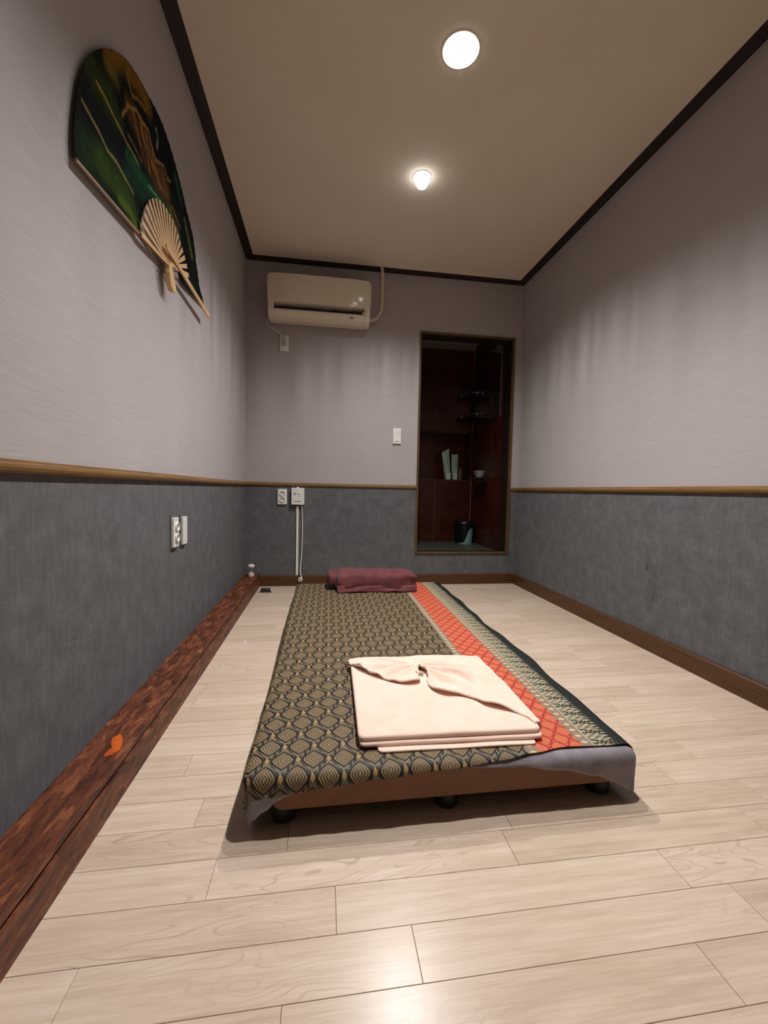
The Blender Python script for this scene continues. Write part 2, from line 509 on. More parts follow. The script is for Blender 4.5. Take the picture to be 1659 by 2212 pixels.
# planks: rows run across the room, joints where the photo shows them
PW = 0.0868; ROW0 = 0.5795
JOINTS = {0: [-0.36, 0.159, 0.78], -1: [-0.62, -0.049, 0.622, 1.22], 1: [-0.62, 0.032, 0.702, 1.30], 2: [-0.2, 0.397, 0.988],
          3: [-0.064, 0.424, 1.088], 4: [-0.27, 0.33, 0.915], 5: [0.12, 0.60, 1.062], 6: [-0.345, 0.25, 0.95], 7: [0.0, 0.55, 0.98, 1.31], 8: [-0.2, 0.4, 1.02],
          10: [-0.43, 0.2, 0.8], 12: [0.1, 0.7, 1.23], 13: [-0.3, 0.45, 1.16], -2: [-0.3, 0.469, 0.95]}
plank_x0, plank_x1 = XL+CURB_W*0.5, XR
cube_cache = {}
def plank(x0, x1, y0, y1):
    key = round((x1-x0)*100)
    if key not in cube_cache:
        L = key/100.0
        bm = bmesh.new(); bbox_bm(bm, 0, L, 0, PW-0.0007, -0.005, 0.0)
        top = [e for e in bm.edges if all(abs(v.co.z) < 1e-6 for v in e.verts)]
        bmesh.ops.bevel(bm, geom=top, offset=0.0005, segments=1, affect='EDGES')
        me = bpy.data.meshes.new('plank'); bm.to_mesh(me); bm.free(); me.materials.append(M_PLANK)
        cube_cache[key] = (me, L)
    me, L = cube_cache[key]
    o = bpy.data.objects.new('plank', me); C.objects.link(o)
    o.location = (x0, y0, 0); o.scale = ((x1-x0-0.0007)/L, (y1-y0-0.0007)/(PW-0.0007), 1)
    o.location = Vector(o.location) - wloc(floor); o.parent = floor
k = int(math.floor((YF-ROW0)/PW))
while ROW0 + k*PW < YB:
    y0 = max(YF, ROW0+k*PW); y1 = min(YB, ROW0+(k+1)*PW)
    # JOINTS key k: the strip between ROW0+k*PW and ROW0+(k+1)*PW
    if k in JOINTS: js = [j for j in JOINTS[k] if plank_x0+0.02 < j < plank_x1-0.02]
    else:
        off = random.uniform(0.05, 0.62); js = []
        x = plank_x0 + off
        while x < plank_x1-0.06: js.append(x); x += random.choice((0.52, 0.6, 0.66))
    ed = [plank_x0] + js + [plank_x1]
    for a, b in zip(ed[:-1], ed[1:]): plank(a, b, y0, y1)
    k += 1

# crown, rail, baseboards
s_, t_ = 0.0115, 0.055
struct(prism('trim_1', [(XL, H-s_), (XL+t_, H-0.0015), (XL+t_, H+0.002), (XL, H+0.002)], 'y', YF, YB, M_CROWN) if False else
       from_py('trim_1', [(XL, YF, H-s_), (XL+t_, YF, H-0.001), (XL+t_, YF, H+0.001), (XL, YF, H+0.001), (XL, YB, H-s_), (XL+t_, YB-t_, H-0.001), (XL+t_, YB-t_, H+0.001), (XL, YB, H+0.001)],
               [(0,1,5,4), (1,2,6,5), (2,3,7,6), (3,0,4,7), (0,3,2,1), (4,5,6,7)], M_CROWN), 'dark crown moulding along the left wall')
struct(from_py('trim_2', [(XR, YF, H-s_), (XR-t_, YF, H-0.001), (XR-t_, YF, H+0.001), (XR, YF, H+0.001), (XR, YB, H-s_), (XR-t_, YB-t_, H-0.001), (XR-t_, YB-t_, H+0.001), (XR, YB, H+0.001)],
               [(0,4,5,1), (1,5,6,2), (2,6,7,3), (3,7,4,0), (0,1,2,3), (4,7,6,5)], M_CROWN), 'dark crown moulding along the right wall')
struct(from_py('trim_3', [(XL, YB, H-s_), (XL+t_, YB-t_, H-0.001), (XL+t_, YB-t_, H+0.001), (XL, YB, H+0.001), (XR, YB, H-s_), (XR-t_, YB-t_, H-0.001), (XR-t_, YB-t_, H+0.001), (XR, YB, H+0.001)],
               [(0,4,5,1), (1,5,6,2), (2,6,7,3), (3,7,4,0)], M_CROWN), 'dark crown moulding along the back wall')
def rail_prof(d):
    zt, zb = RAIL_T, RAIL_B; h = zt-zb
    return [(0, zb), (d*0.55, zb+0.001), (d*0.92, zb+h*0.22), (d, zb+h*0.45), (d*0.9, zb+h*0.66), (d*0.5, zb+h*0.80), (d*0.42, zt-0.001), (0, zt)]
struct(prism('trim_4', [(XL+a-0.001, z) for a, z in rail_prof(0.016)], 'y', YF, YB, M_RAIL), 'brown chair rail on the left wall')
struct(prism('trim_5', [(XR-a+0.001, z) for a, z in rail_prof(0.016)], 'y', YF, YB, M_RAIL), 'brown chair rail on the right wall')
bprof = [(YB-a+0.001, z) for a, z in rail_prof(0.013)]
t6 = struct(prism('trim_6', bprof, 'x', XL+0.002, DX0-0.004, M_RAIL), 'brown chair rail on the back wall')
struct(prism('trim_7', bprof, 'x', DX1+0.018, XR-0.002, M_RAIL), 'short brown chair rail between doorway and right corner')
def bprof_(o, sgn): return [(o, 0.0), (o+sgn*BASE_T, 0.0), (o+sgn*BASE_T, BASE_H-0.006), (o+sgn*BASE_T*0.55, BASE_H), (o, BASE_H)]
struct(prism('baseboard_right', bprof_(XR+0.001, -1), 'y', YF, YB, M_BASE))
struct(prism('baseboard_back', bprof_(YB+0.001, -1), 'x', XL+CURB_W, XR-BASE_T, M_BASE))

# strand-board ledge along the left wall
ledge = thing('timber_ledge', 'red-brown stained strand board ledge running along the grey left wall', 'ledge', (XL+CURB_W/2, 1.2, 0))
x1 = XL+CURB_W
box('top_board', XL-0.001, x1-0.004, YF, YB, CURB_H-0.018, CURB_H, M_OSB, ledge, 0.0015, 1)
box('front_board', x1-0.018, x1, YF, YB, 0.0, CURB_H-0.0250, M_OSB, ledge, 0.0015, 1)
box('core', XL, x1-0.019, YF, YB, 0.0, CURB_H-0.019, M_OSB, ledge)
# bare orange patch on the top board
bm = bmesh.new()
pts = [(-0.512, 1.142), (-0.500, 1.128), (-0.487, 1.098), (-0.481, 1.07), (-0.492, 1.052), (-0.505, 1.045), (-0.510, 1.062), (-0.504, 1.082), (-0.515, 1.10), (-0.522, 1.125)]
vs = [bm.verts.new((x, y, CURB_H-0.001)) for x, y in pts]; f = bm.faces.new(vs)
ex = bmesh.ops.extrude_face_region(bm, geom=[f]); bmesh.ops.translate(bm, verts=[v for v in ex['geom'] if isinstance(v, bmesh.types.BMVert)], vec=(0, 0, 0.003))
op = Mat('orange_wood', 0.5); f_ = op.noise(op.scale(op.pos(), (80, 14, 80)), 1, 4, 0.6); op.color(op.ramp(f_, [(0.3, (150, 60, 16)), (0.7, (212, 98, 26))]))
po = from_bm('wood_patch', bm, op.mat, ledge); po['label'] = 'bright orange bare patch'

# doorway frame
fr = 0.016
def frame_piece(nm, x0, x1, z0, z1, n): return struct(box(nm, x0, x1, YB-0.012, YB+0.02, z0, z1, M_GILT, None, 0.004, 2), 'thin gilt brown frame strip round the doorway')
frame_piece('trim_8', DX0-0.004, DX0+fr-0.004, DZ0-0.004, DZ1+0.004, 8)
frame_piece('trim_9', DX1-fr+0.008, DX1+0.008, DZ0-0.004, DZ1+0.004, 9)
frame_piece('trim_10', DX0+fr-0.004, DX1-fr+0.008, DZ1-fr+0.006, DZ1+0.004, 10)
frame_piece('trim_11', DX0+fr-0.004, DX1-fr+0.008, DZ0-0.004, DZ0+fr-0.004, 11)

# ------------------------------------------------------------------ the dark bathroom beyond
BX0, BX1, BY0, BY1, BZ0, BZ1 = 0.25, 1.500, YB+BT, 4.15, 0.235, 2.205
NZ0, NZ1, ND = 0.862, 1.355, 0.22
struct(box('floor_bathroom', BX0-0.1, BX1+0.1, YB+BT-0.002, BY1+0.4, BZ0-0.06, BZ0, M_BATHFLOOR))
struct(box('ceiling_bathroom', BX0-0.1, BX1+0.1, BY0, BY1+0.4, BZ1, BZ1+0.05, M_BATHCEIL))
struct(box('wall_bathroom_left', BX0-0.05, BX0, BY0, BY1+0.4, BZ0, BZ1, M_BATHDARK))
bw = bmesh.new()
bbox_bm(bw, BX0, BX1+0.05, BY1+0.006, BY1+0.30, BZ0, NZ0-0.006); bbox_bm(bw, BX0, BX1+0.05, BY1+0.006, BY1+0.30, NZ1+0.006, BZ1)
wbb = struct(from_bm('wall_bathroom_back', bw, M_GROUT, recenter=False))
struct(box('wall_bathroom_niche', BX0, BX1+0.05, BY1+ND, BY1+0.30, NZ0-0.006, NZ1+0.006, M_BATHDARK))
wbr = struct(from_py('wall_bathroom_right', [], [], M_GROUT)); bpy.data.objects.remove(wbr)
wbr = struct(box('wall_bathroom_right', BX1+0.006, BX1+0.05, BY0, BY1+0.3, BZ0, BZ1, M_GROUT))
g = 0.004
struct(box('wall_bathroom_niche_side', 1.488, BX1+0.006, BY1+0.006, BY1+ND, NZ0-0.006, NZ1+0.006, M_BATHDARK))
def tile_b(x0, x1, z0, z1):
    box('tile', x0+g/2, x1-g/2, BY1, BY1+0.008, z0+g/2, z1-g/2, M_TILE, wbb, 0.0015, 1)
def tile_r(y0, y1, z0, z1):
    box('tile', BX1, BX1+0.008, y0+g/2, y1-g/2, z0+g/2, z1-g/2, M_TILE, wbr, 0.0015, 1)
xs = [0.39, 0.755, 1.12, 1.496]
for z0, z1 in ((BZ0, 0.345), (0.345, 0.582), (0.582, 0.822), (0.822, NZ0), (NZ1, 1.53), (1.53, 1.77), (1.77, 2.005), (2.005, BZ1-0.01)):
    for a, b in zip(xs[:-1], xs[1:]): tile_b(a, b, z0, z1)
for z0, z1 in ((BZ0, 0.345), (0.345, 0.582), (0.582, 0.822), (0.822, 1.06), (1.06, 1.295), (1.295, 1.53), (1.53, 1.77), (1.77, 2.005), (2.005, BZ1-0.01)):
    for a, b in ((BY0, 3.645), (3.645, BY1)): tile_r(a, b, z0, z1)
struct(box('trim_12', BX0, BX1-0.015, BY1-0.002, BY1+ND, NZ0-0.006, NZ0, plain('ledge_stone', (96, 62, 44), 0.3)), 'stone sill of the bathroom niche')
struct(box('trim_13', BX0, BX1, BY1-0.02, BY1+0.01, BZ1-0.045, BZ1-0.002, plain('bath_cornice', (120, 116, 106), 0.6)), 'pale cornice at the bathroom ceiling')

mir = thing('wall_mirror', 'frameless mirror with thin pale edge on the bathroom side wall', 'mirror', (BX1-0.008, 3.78, 1.40))
box('mirror_glass', BX1-0.010, BX1+0.001, 3.475, 4.06, 1.405, 2.02, plain('mirror_silver', (205, 208, 208), 0.03, metal=1.0, var=0.01), mir)
box('edge_strip', BX1-0.013, BX1-0.001, 3.470, 3.474, 1.40, 2.03, plain('pale_edge', (96, 95, 92), 0.4), mir)

# two pale green packs and a small tub on the niche sill
M_GREEN = Mat('pale_green_film', 0.35, 0.5); f_ = M_GREEN.noise(M_GREEN.scale(M_GREEN.tc('Object'), (60, 60, 9)), 1, 4); M_GREEN.color(M_GREEN.ramp(f_, [(0.3, (118, 160, 132)), (0.7, (196, 222, 200))]))
def pack(x, y, w, h, lean, seed, label, topcut):
    V, Fc = [], []; n, m = 14, 16; rnd = random.Random(seed)
    for j in range(m+1):
        t = j/m; z = NZ0 + h*t
        ww = w*(0.72+0.28*math.sin(min(1, t*1.5)*PI/2)); dd = 0.034*(1-0.86*t)
        for i in range(n):
            a = 2*PI*i/n
            cr = 0.004*noise.noise(Vector((i*0.9+seed, j*0.7, seed)))
            xx = x + lean*t + (ww/2+cr)*math.copysign(abs(math.cos(a))**0.7, math.cos(a))
            zz = z + (topcut*math.cos(a)*max(0, t-0.7)/0.3 if topcut else 0)
            V.append((xx, y + (dd+cr)*math.sin(a), max(NZ0, zz)))
    for j in range(m):
        for i in range(n): Fc.append((j*n+i, j*n+(i+1) % n, (j+1)*n+(i+1) % n, (j+1)*n+i))
    Fc.append(tuple(range(n))[::-1]); Fc.append(tuple(range(m*n, m*n+n)))
    root = thing('toiletry_pack', label, 'pack', (x, y, NZ0), 'green packs in the bathroom niche')
    o = from_py('pouch', V, Fc, M_GREEN.mat, root, True); soften(o, 1.0)
    box('seal', x+lean-w*0.3, x+lean+w*0.3, y-0.005, y+0.005, NZ0+h*0.93, NZ0+h*0.97, M_GREEN.mat, o)
    box('base_label', x-w*0.28, x+w*0.28, y-0.037, y-0.030, NZ0+0.004, NZ0+0.07, M_WHITE, root, 0.002, 1)
pack(1.262, BY1+0.045, 0.075, 0.300, -0.03, 3, 'taller slanted pale green pack leaning beside another on the niche sill', 0.025)
pack(1.335, BY1+0.05, 0.070, 0.262, 0.0, 11, 'shorter flat-topped pale green pack on the niche sill', 0.0)
lathe('small_tub', [(0.0, 0), (0.022, 0), (0.024, 0.10), (0.018, 0.105), (0.018, 0.125), (0.0, 0.126)], (1.398, BY1+0.06, NZ0), plain('dull_tub', (96, 84, 78), 0.4))
tag(bpy.data.objects['small_tub'], 'small dull tub with a screw lid beside the green packs', 'tub')

# glass bowl on a little shelf of the side wall
sh = thing('wall_shelf', 'narrow dark glass shelf on the tiled bathroom side wall', 'shelf', (1.44, 3.78, 0.87))
box('shelf_plate', 1.385, BX1, 3.66, 3.90, 0.866, 0.874, plain('dark_glass_plate', (38, 26, 22), 0.12, 0.6), sh, 0.002, 1)
for yy in (3.70, 3.86): lathe('bracket', [(0.0, 0), (0.006, 0), (0.006, 0.03), (0, 0.03)], (BX1-0.03, yy, 0.858), M_STEEL, sh, 12, 'x')
gm = Mat('clear_glass', 0.03, 0.5, (240, 245, 245)); gm.b.inputs['Transmission Weight'].default_value = 0.9; gm.b.inputs['IOR'].default_value = 1.45
tag(lathe('glass_bowl', [(0.0, 0), (0.032, 0), (0.046, 0.03), (0.053, 0.068), (0.050, 0.068), (0.042, 0.03), (0.030, 0.005), (0, 0.004)], (1.438, 3.765, 0.874), gm.mat), 'small clear glass bowl glinting on the bathroom wall shelf', 'bowl')

# corner rack with steel rails
rk = thing('corner_rack', 'black two-tier corner rack with short steel rails high in the bathroom', 'rack', (1.40, 4.03, 1.44))
for zz in (1.46, 1.665):
    tray = prism('tray', [(1.315, BY1-0.002), (BX1-0.002, BY1-0.002), (BX1-0.002, 3.93), (1.46, 3.935), (1.36, 4.02)], 'z', zz, zz+0.012, M_BLACK, rk, 0.002)
    tube('rail', [(1.335, 4.115, zz+0.04), (1.352, 4.03, zz+0.04), (1.455, 3.945, zz+0.04), (1.49, 3.945, zz+0.04)], 0.0035, M_STEEL, tray, 8)
    for px, py in ((1.345, 4.06), (1.46, 3.947)): lathe('post', [(0.0032, 0), (0.0032, 0.04)], (px, py, zz+0.008), M_STEEL, tray, 8)
lathe('upright', [(0.005, 0), (0.005, 0.23)], (1.485, 4.13, 1.455), M_BLACK, rk, 8)

# waste bin with a black liner
bn = thing('waste_bin', 'pale teal waste bin with a black liner over its side on the bathroom floor', 'bin', (1.385, 3.99, BZ0))
lathe('bucket', [(0.0, 0), (0.078, 0), (0.092, 0.20), (0.088, 0.20), (0.075, 0.006), (0, 0.006)], (1.385, 3.99, BZ0), plain('teal_plastic', (128, 168, 160), 0.4), bn)
V, Fc = [], []; n = 28
for j in range(9):
    for i in range(n+1):
        a = -0.75 + (2*PI-1.5)*0 + 2*PI*i/n
        low = 0.015 if math.cos(a-2.6) > -0.15 else 0.015+0.15*min(1, (-0.15-math.cos(a-2.6))*1.6)
        z = 0.215 - (0.215-low)*j/8
        r = 0.0965 + 0.006*math.sin(i*1.7)*j/8 - 0.010*(1-z/0.215)
        V.append((1.385+r*math.cos(a), 3.99+r*math.sin(a), BZ0+z))
for j in range(8):
    for i in range(n): Fc.append((j*(n+1)+i, j*(n+1)+i+1, (j+1)*(n+1)+i+1, (j+1)*(n+1)+i))
ln = from_py('liner', V, Fc, plain('black_bag', (14, 14, 15), 0.35), bn, True)
ln.modifiers.new('t', 'SOLIDIFY').thickness = 0.0015

# ------------------------------------------------------------------ ceiling lights
def downlight(i, x, y, watts, half, rad, kind):
    lab = {0: 'round flush white downlight glowing in the ceiling over the bed middle', 1: 'smaller bare glowing bulb in the ceiling toward the air conditioner',
           2: 'round flush white downlight glowing in the ceiling over the bed foot'}[i]
    sfx = '_offscreen' if i == 2 else ''      # the third lamp hangs just above the top of the picture; the bed's front shadow comes from it
    t = thing('downlight'+sfx, lab, 'ceiling light', (x, y, H-0.012), 'ceiling lights in a row')
    M_TRIM = plain('downlight_trim', (226, 218, 204), 0.4)
    if kind == 'panel':
        lathe('trim_ring', [(0.066, -0.003), (0.070, -0.0025), (0.0715, 0.0), (0.066, 0.0)], (x, y, H), M_TRIM, t, 48)
        lathe('diffuser'+sfx, [(0.0, -0.0055), (0.05, -0.0055), (0.066, -0.004), (0.066, -0.001), (0, -0.001)], (x, y, H), emit('lamp_diffuser', (1.0, 0.96, 0.9), 14), t, 48)
        zl = H-0.022
    else:
        lathe('trim_ring', [(0.040, -0.003), (0.050, -0.002), (0.051, 0.0), (0.040, 0.0)], (x, y, H), M_TRIM, t, 40)
        lathe('bulb', [(0.0, -0.060), (0.012, -0.058), (0.025, -0.049), (0.033, -0.034), (0.034, -0.020), (0.028, -0.006), (0.022, 0.0)], (x, y, H), emit('lamp_bulb', (0.98, 0.98, 1.0), 7), t, 32)
        zl = H-0.075
    ld = bpy.data.lights.new('lamp_beam'+sfx, 'SPOT'); ld.energy = watts; ld.color = LAMP_COL
    ld.spot_size = math.radians(half*2); ld.spot_blend = 1.0; ld.shadow_soft_size = rad
    ld.use_nodes = True; nt = ld.node_tree; nt.nodes.clear()
    tcn = nt.nodes.new('ShaderNodeTexCoord'); sep = nt.nodes.new('ShaderNodeSeparateXYZ'); nt.links.new(tcn.outputs['Normal'], sep.inputs[0])
    vx, vy, vz = [E(nt, o) for o in sep.outputs]
    az = vx._m('ARCTAN2', vy, vx)
    cmb = nt.nodes.new('ShaderNodeCombineXYZ'); nt.links.new((az*11.0).s, cmb.inputs[0]); cmb.inputs[1].default_value = 3.0*i
    nz = nt.nodes.new('ShaderNodeTexNoise'); nt.links.new(cmb.outputs[0], nz.inputs['Vector']); nz.inputs['Scale'].default_value = 1.0; nz.inputs['Detail'].default_value = 2.0
    rim = 1.0-vz.abs().step(0.50, 0.74)
    amt = (E(nt, nz.outputs['Fac'])-0.5)*rim*1.9 + 1.0
    em = nt.nodes.new('ShaderNodeEmission'); nt.links.new(amt.max(0.05).s, em.inputs['Strength'])
    ou = nt.nodes.new('ShaderNodeOutputLight'); nt.links.new(em.outputs[0], ou.inputs[0])
    lo = bpy.data.objects.new('lamp_beam'+sfx, ld); C.objects.link(lo); lo.location = (x, y, zl); adopt(lo, t)
for i, L in enumerate(LAMPS): downlight(i, *L)

# ------------------------------------------------------------------ air conditioner
AX0, AX1, AZ0, AZ1, AYF = -0.404, 0.322, 1.942, 2.235, 3.067
ac = thing('air_conditioner', 'ivory wall-mounted split air conditioner with a dark slot outlet', 'air conditioner', ((AX0+AX1)/2, 3.16, AZ0))
body = [(YB-0.002, AZ0+0.03), (YB-0.02, AZ0+0.004), (3.15, AZ0), (3.105, AZ0+0.012), (3.085, AZ0+0.035), (3.080, 1.988), (3.19, 1.992), (3.19, 2.036), (3.082, 2.040), (3.082, AZ1-0.03), (3.10, AZ1-0.004), (3.13, AZ1), (YB-0.002, AZ1)]
prism('body', body, 'x', AX0+0.045, AX1-0.045, M_IVORY, ac, 0.0)
endp = [(YB-0.002, AZ0+0.03), (YB-0.02, AZ0+0.004), (3.15, AZ0), (3.105, AZ0+0.012), (3.085, AZ0+0.035), (3.079, 2.0), (3.082, AZ1-0.03), (3.10, AZ1-0.004), (3.13, AZ1), (YB-0.002, AZ1)]
prism('end_cap', endp, 'x', AX0+0.004, AX0+0.0455, M_IVORY, ac, 0.006)
prism('end_cap', endp, 'x', AX1-0.0455, AX1-0.004, M_IVORY, ac, 0.006)
def ac_y(x, z):
    e = max(0.0, abs(x-(AX0+AX1)/2)-0.19)/0.173
    return AYF + 0.006*((z-2.14)/0.097)**2 + 0.017*e*e
NXp, NZp, rc = 72, 24, 0.026
PV, PF = [], []
for back in (0, 1):
    for jz in range(NZp+1):
        z = 2.043+(AZ1-2.043)*(0.5-0.5*math.cos(PI*jz/NZp))
        dz_ = max(0.0, 2.043+rc-z, z-(AZ1-rc)); ins = rc-math.sqrt(max(0, rc*rc-dz_*dz_))
        for ix in range(NXp+1):
            x = AX0+ins+(AX1-AX0-2*ins)*(0.5-0.5*math.cos(PI*ix/NXp))
            PV.append((x, 3.0905 if back else ac_y(x, z), z))
st_ = NXp+1; nb = st_*(NZp+1)
for jz in range(NZp):
    for ix in range(NXp):
        b = jz*st_+ix; PF.append((b, b+1, b+st_+1, b+st_)); PF.append((nb+b, nb+b+st_, nb+b+st_+1, nb+b+1))
for ix in range(NXp):
    PF.append((ix, nb+ix, nb+ix+1, ix+1)); b = NZp*st_+ix; PF.append((b, b+1, nb+b+1, nb+b))
for jz in range(NZp):
    b = jz*st_; PF.append((b, b+st_, nb+b+st_, nb+b)); b += NXp; PF.append((b, nb+b, nb+b+st_, b+st_))
M_GLOSS = plain('glossy_ivory', (224, 214, 194), 0.12, 0.6, var=0.01)
fp_ = from_py('front_panel', PV, PF, M_GLOSS, ac, True); soften(fp_, 0.6)
rec = box('outlet_recess', AX0+0.046, AX1-0.046, 3.150, 3.189, 1.994, 2.0355, M_BLACK, ac)
prism('louver', [(3.082, 1.987), (3.103, 1.998), (3.103, 2.006), (3.080, 1.990)], 'x', AX0+0.05, AX1-0.05, M_LOUVER, ac)
for kx in (-0.27, -0.10, 0.07, 0.2): box('vane', kx, kx+0.003, 3.110, 3.151, 2.006, 2.034, M_BLACK, rec)
box('vane_support', AX1-0.058, AX1-0.048, 3.088, 3.151, 1.998, 2.016, M_LOUVER, rec)
# small maker's mark: a dark peaked squiggle low on the right
tube('mark', [(0.174, 3.0845, 1.962), (0.181, 3.0845, 1.972), (0.186, 3.0845, 1.968), (0.191, 3.0845, 1.973), (0.199, 3.0845, 1.962)], 0.0024, plain('mark_grey', (108, 84, 70), 0.6), ac, 6)

tag(tube('refrigerant_pipe', [(0.300, 3.19, 2.0), (0.330, 3.187, 2.004), (0.372, 3.187, 2.018), (0.405, 3.187, 2.065), (0.417, 3.187, 2.135), (0.417, 3.187, 2.20), (0.415, 3.187, 2.24), (0.418, 3.187, 2.32), (0.410, 3.187, 2.401)], lambda t: 0.0125*(1+0.10*math.sin(t*31)), M_PIPE, None, 12),
    'ivory wrapped pipe bending up from the air conditioner to the ceiling', 'pipe')
tag(tube('power_cord', [(-0.392, 3.20, 1.99), (-0.420, 3.217, 1.957), (-0.407, 3.222, 1.922), (-0.372, 3.224, 1.902), (-0.335, 3.224, 1.882), (-0.305, 3.224, 1.852), (-0.300, 3.220, 1.84)], 0.0028, M_WHITE, None, 8),
    'thin pale cord from the air conditioner to the single socket', 'cord')

# ------------------------------------------------------------------ sockets and switches
def face_socket(t, cx, cz, axis, base, sgn, r, mat=None):
    """round recess + two pin holes + earth clips; axis 'y' = back wall, 'x' = left wall"""
    mk = M_WHITE
    def P(a, d): return (a, base+sgn*d) if axis == 'y' else (base+sgn*d, a)
    if axis == 'y':
        ring = lathe('socket_ring', [(r*0.88, 0), (r*1.08, 0), (r*1.06, -0.007), (r*0.94, -0.007), (r*0.88, -0.0004)], (cx, base, cz), M_WHITE, t, 28, 'y')
        lathe('socket_well', [(0, -0.0006), (r*0.88, -0.0006), (r*0.88, 0.0), (0, 0.0)], (cx, base, cz), mk, ring, 28, 'y')
        for s in (-1, 1): lathe('pin_hole', [(0, -0.0012), (0.0034, -0.0012), (0.0034, 0), (0, 0)], (cx+s*0.0085, base, cz+0.002), M_HOLE, ring, 12, 'y')
    else:
        ring = lathe('socket_ring', [(r*0.88, 0), (r*1.08, 0), (r*1.06, 0.007), (r*0.94, 0.007), (r*0.88, 0.0004)], (base, cx, cz), M_WHITE, t, 28, 'x')
        lathe('socket_well', [(0, 0.0006), (r*0.88, 0.0006), (r*0.88, 0.0), (0, 0.0)], (base, cx, cz), mk, ring, 28, 'x')
        for s in (-1, 1): lathe('pin_hole', [(0, 0.0012), (0.0034, 0.0012), (0.0034, 0), (0, 0)], (base, cx+s*0.0085, cz), M_HOLE, ring, 12, 'x')

def plate_y(t, x0, x1, z0, z1, d=0.012):
    prism('plate', rrect(x0, x1, z0, z1, 0.004, 3), 'y', YB-d, YB+0.001, M_WHITE, t, 0.0015)
    prism('inset', rrect(x0+0.006, x1-0.006, z0+0.007, z1-0.007, 0.003, 3), 'y', YB-d-0.001, YB-d+0.001, M_WHITE, t)

t = thing('wall_socket', 'white single wall socket below the air conditioner with a plug in it', 'socket', (-0.298, YB, 1.753))
plate_y(t, -0.330, -0.267, 1.753, 1.868)
face_socket(t, -0.298, 1.800, 'y', YB-0.013, -1, 0.019)
pg = thing('plug', 'grey bent power plug hanging in the socket below the air conditioner', 'plug', (-0.298, YB-0.025, 1.80))
prism('plug_body', [(-0.306, 1.797), (-0.288, 1.795), (-0.285, 1.822), (-0.292, 1.843), (-0.306, 1.838), (-0.310, 1.818)], 'y', YB-0.038, YB-0.013, plain('plug_grey', (176, 174, 160), 0.4), pg, 0.003)
box('plug_tab', -0.309, -0.286, YB-0.041, YB-0.016, 1.835, 1.846, plain('plug_tab_grey', (176, 174, 160), 0.4), pg, 0.002, 1)

t = thing('wall_socket', 'white double wall socket under the chair rail on the back wall', 'socket', (-0.304, YB, 0.62))
plate_y(t, -0.3385, -0.2700, 0.620, 0.736)
face_socket(t, -0.3035, 0.703, 'y', YB-0.013, -1, 0.0175); face_socket(t, -0.3035, 0.657, 'y', YB-0.013, -1, 0.0175)

t = thing('light_switch', 'white light switch on the back wall beside the doorway', 'switch', (0.56, YB, 1.10))
plate_y(t, 0.529, 0.591, 1.104, 1.222)
prism('rocker', [(YB-0.012, 1.122), (YB-0.017, 1.124), (YB-0.0145, 1.163), (YB-0.016, 1.203), (YB-0.012, 1.205)], 'x', 0.545, 0.576, M_WHITE, t)

# control box with its cable duct and lead
t = thing('control_box', 'white mat controller box with small print and two round marks under the rail', 'controller', (-0.188, YB, 0.62))
case = prism('case', rrect(-0.2355, -0.141, 0.620, 0.746, 0.003, 3), 'y', YB-0.032, YB+0.001, M_WHITE, t, 0.002)
lathe('hook', [(0.0, -0.008), (0.0075, -0.008), (0.0075, 0.0), (0, 0)], (-0.189, YB-0.012, 0.749), M_WHITE, t, 16, 'y')
M_INKL = plain('pale_ink', (178, 184, 184), 0.5); M_INK = plain('dark_ink', (44, 46, 48), 0.5)
yp = YB-0.0325
lathe('dial', [(0.0115, 0.0004), (0.0115, -0.002), (0.009, -0.003), (0, -0.003)], (-0.206, yp, 0.706), M_INKL, t, 24, 'y')
lathe('dial', [(0.0105, 0.0004), (0.0105, -0.0025), (0.009, -0.0035), (0, -0.0035)], (-0.174, yp, 0.707), M_WHITE, t, 24, 'y')
for px in (-0.190, -0.172): lathe('indicator', [(0, -0.0012), (0.0022, -0.0012), (0.0022, 0.0006), (0, 0.0006)], (px, yp, 0.681), M_INK, case, 10, 'y')
rp = random.Random(4); xx = -0.219
while xx < -0.163:      # a short line of print too small to read
    w = rp.uniform(0.0025, 0.006); box('print', xx, xx+w, yp-0.0004, yp+0.0008, 0.644+rp.uniform(-0.0005, 0.0005), 0.6475+rp.uniform(0, 0.0012), M_INK, case); xx += w+rp.uniform(0.0008, 0.0018)
tag(prism('cable_duct', [(-0.200, YB+0.001), (-0.200, YB-0.011), (-0.198, YB-0.013), (-0.184, YB-0.013), (-0.182, YB-0.011), (-0.182, YB+0.001)], 'z', 0.082, 0.607, M_WHITE), 'straight white cable duct down the grey wall below the control box', 'cable duct')
bpy.data.objects['cable_duct'].rotation_euler[1] = math.radians(0)
tag(tube('controller_lead', [(-0.159, YB-0.018, 0.624), (-0.156, YB-0.012, 0.56), (-0.153, YB-0.010, 0.45), (-0.153, YB-0.010, 0.375), (-0.157, YB-0.012, 0.25), (-0.165, YB-0.018, 0.14), (-0.162, YB-0.030, 0.095), (-0.152, YB-0.034, 0.066), (-0.153, YB-0.036, 0.046), (-0.166, YB-0.036, 0.040), (-0.174, YB-0.036, 0.050), (-0.170, YB-0.036, 0.064), (-0.160, YB-0.037, 0.062), (-0.158, YB-0.038, 0.053)], lambda t: 0.0038+0.003*max(0, t-0.62)/0.38, M_WHITE, None, 10),
    'white lead hanging from the control box with a coiled end near the skirting', 'cable')

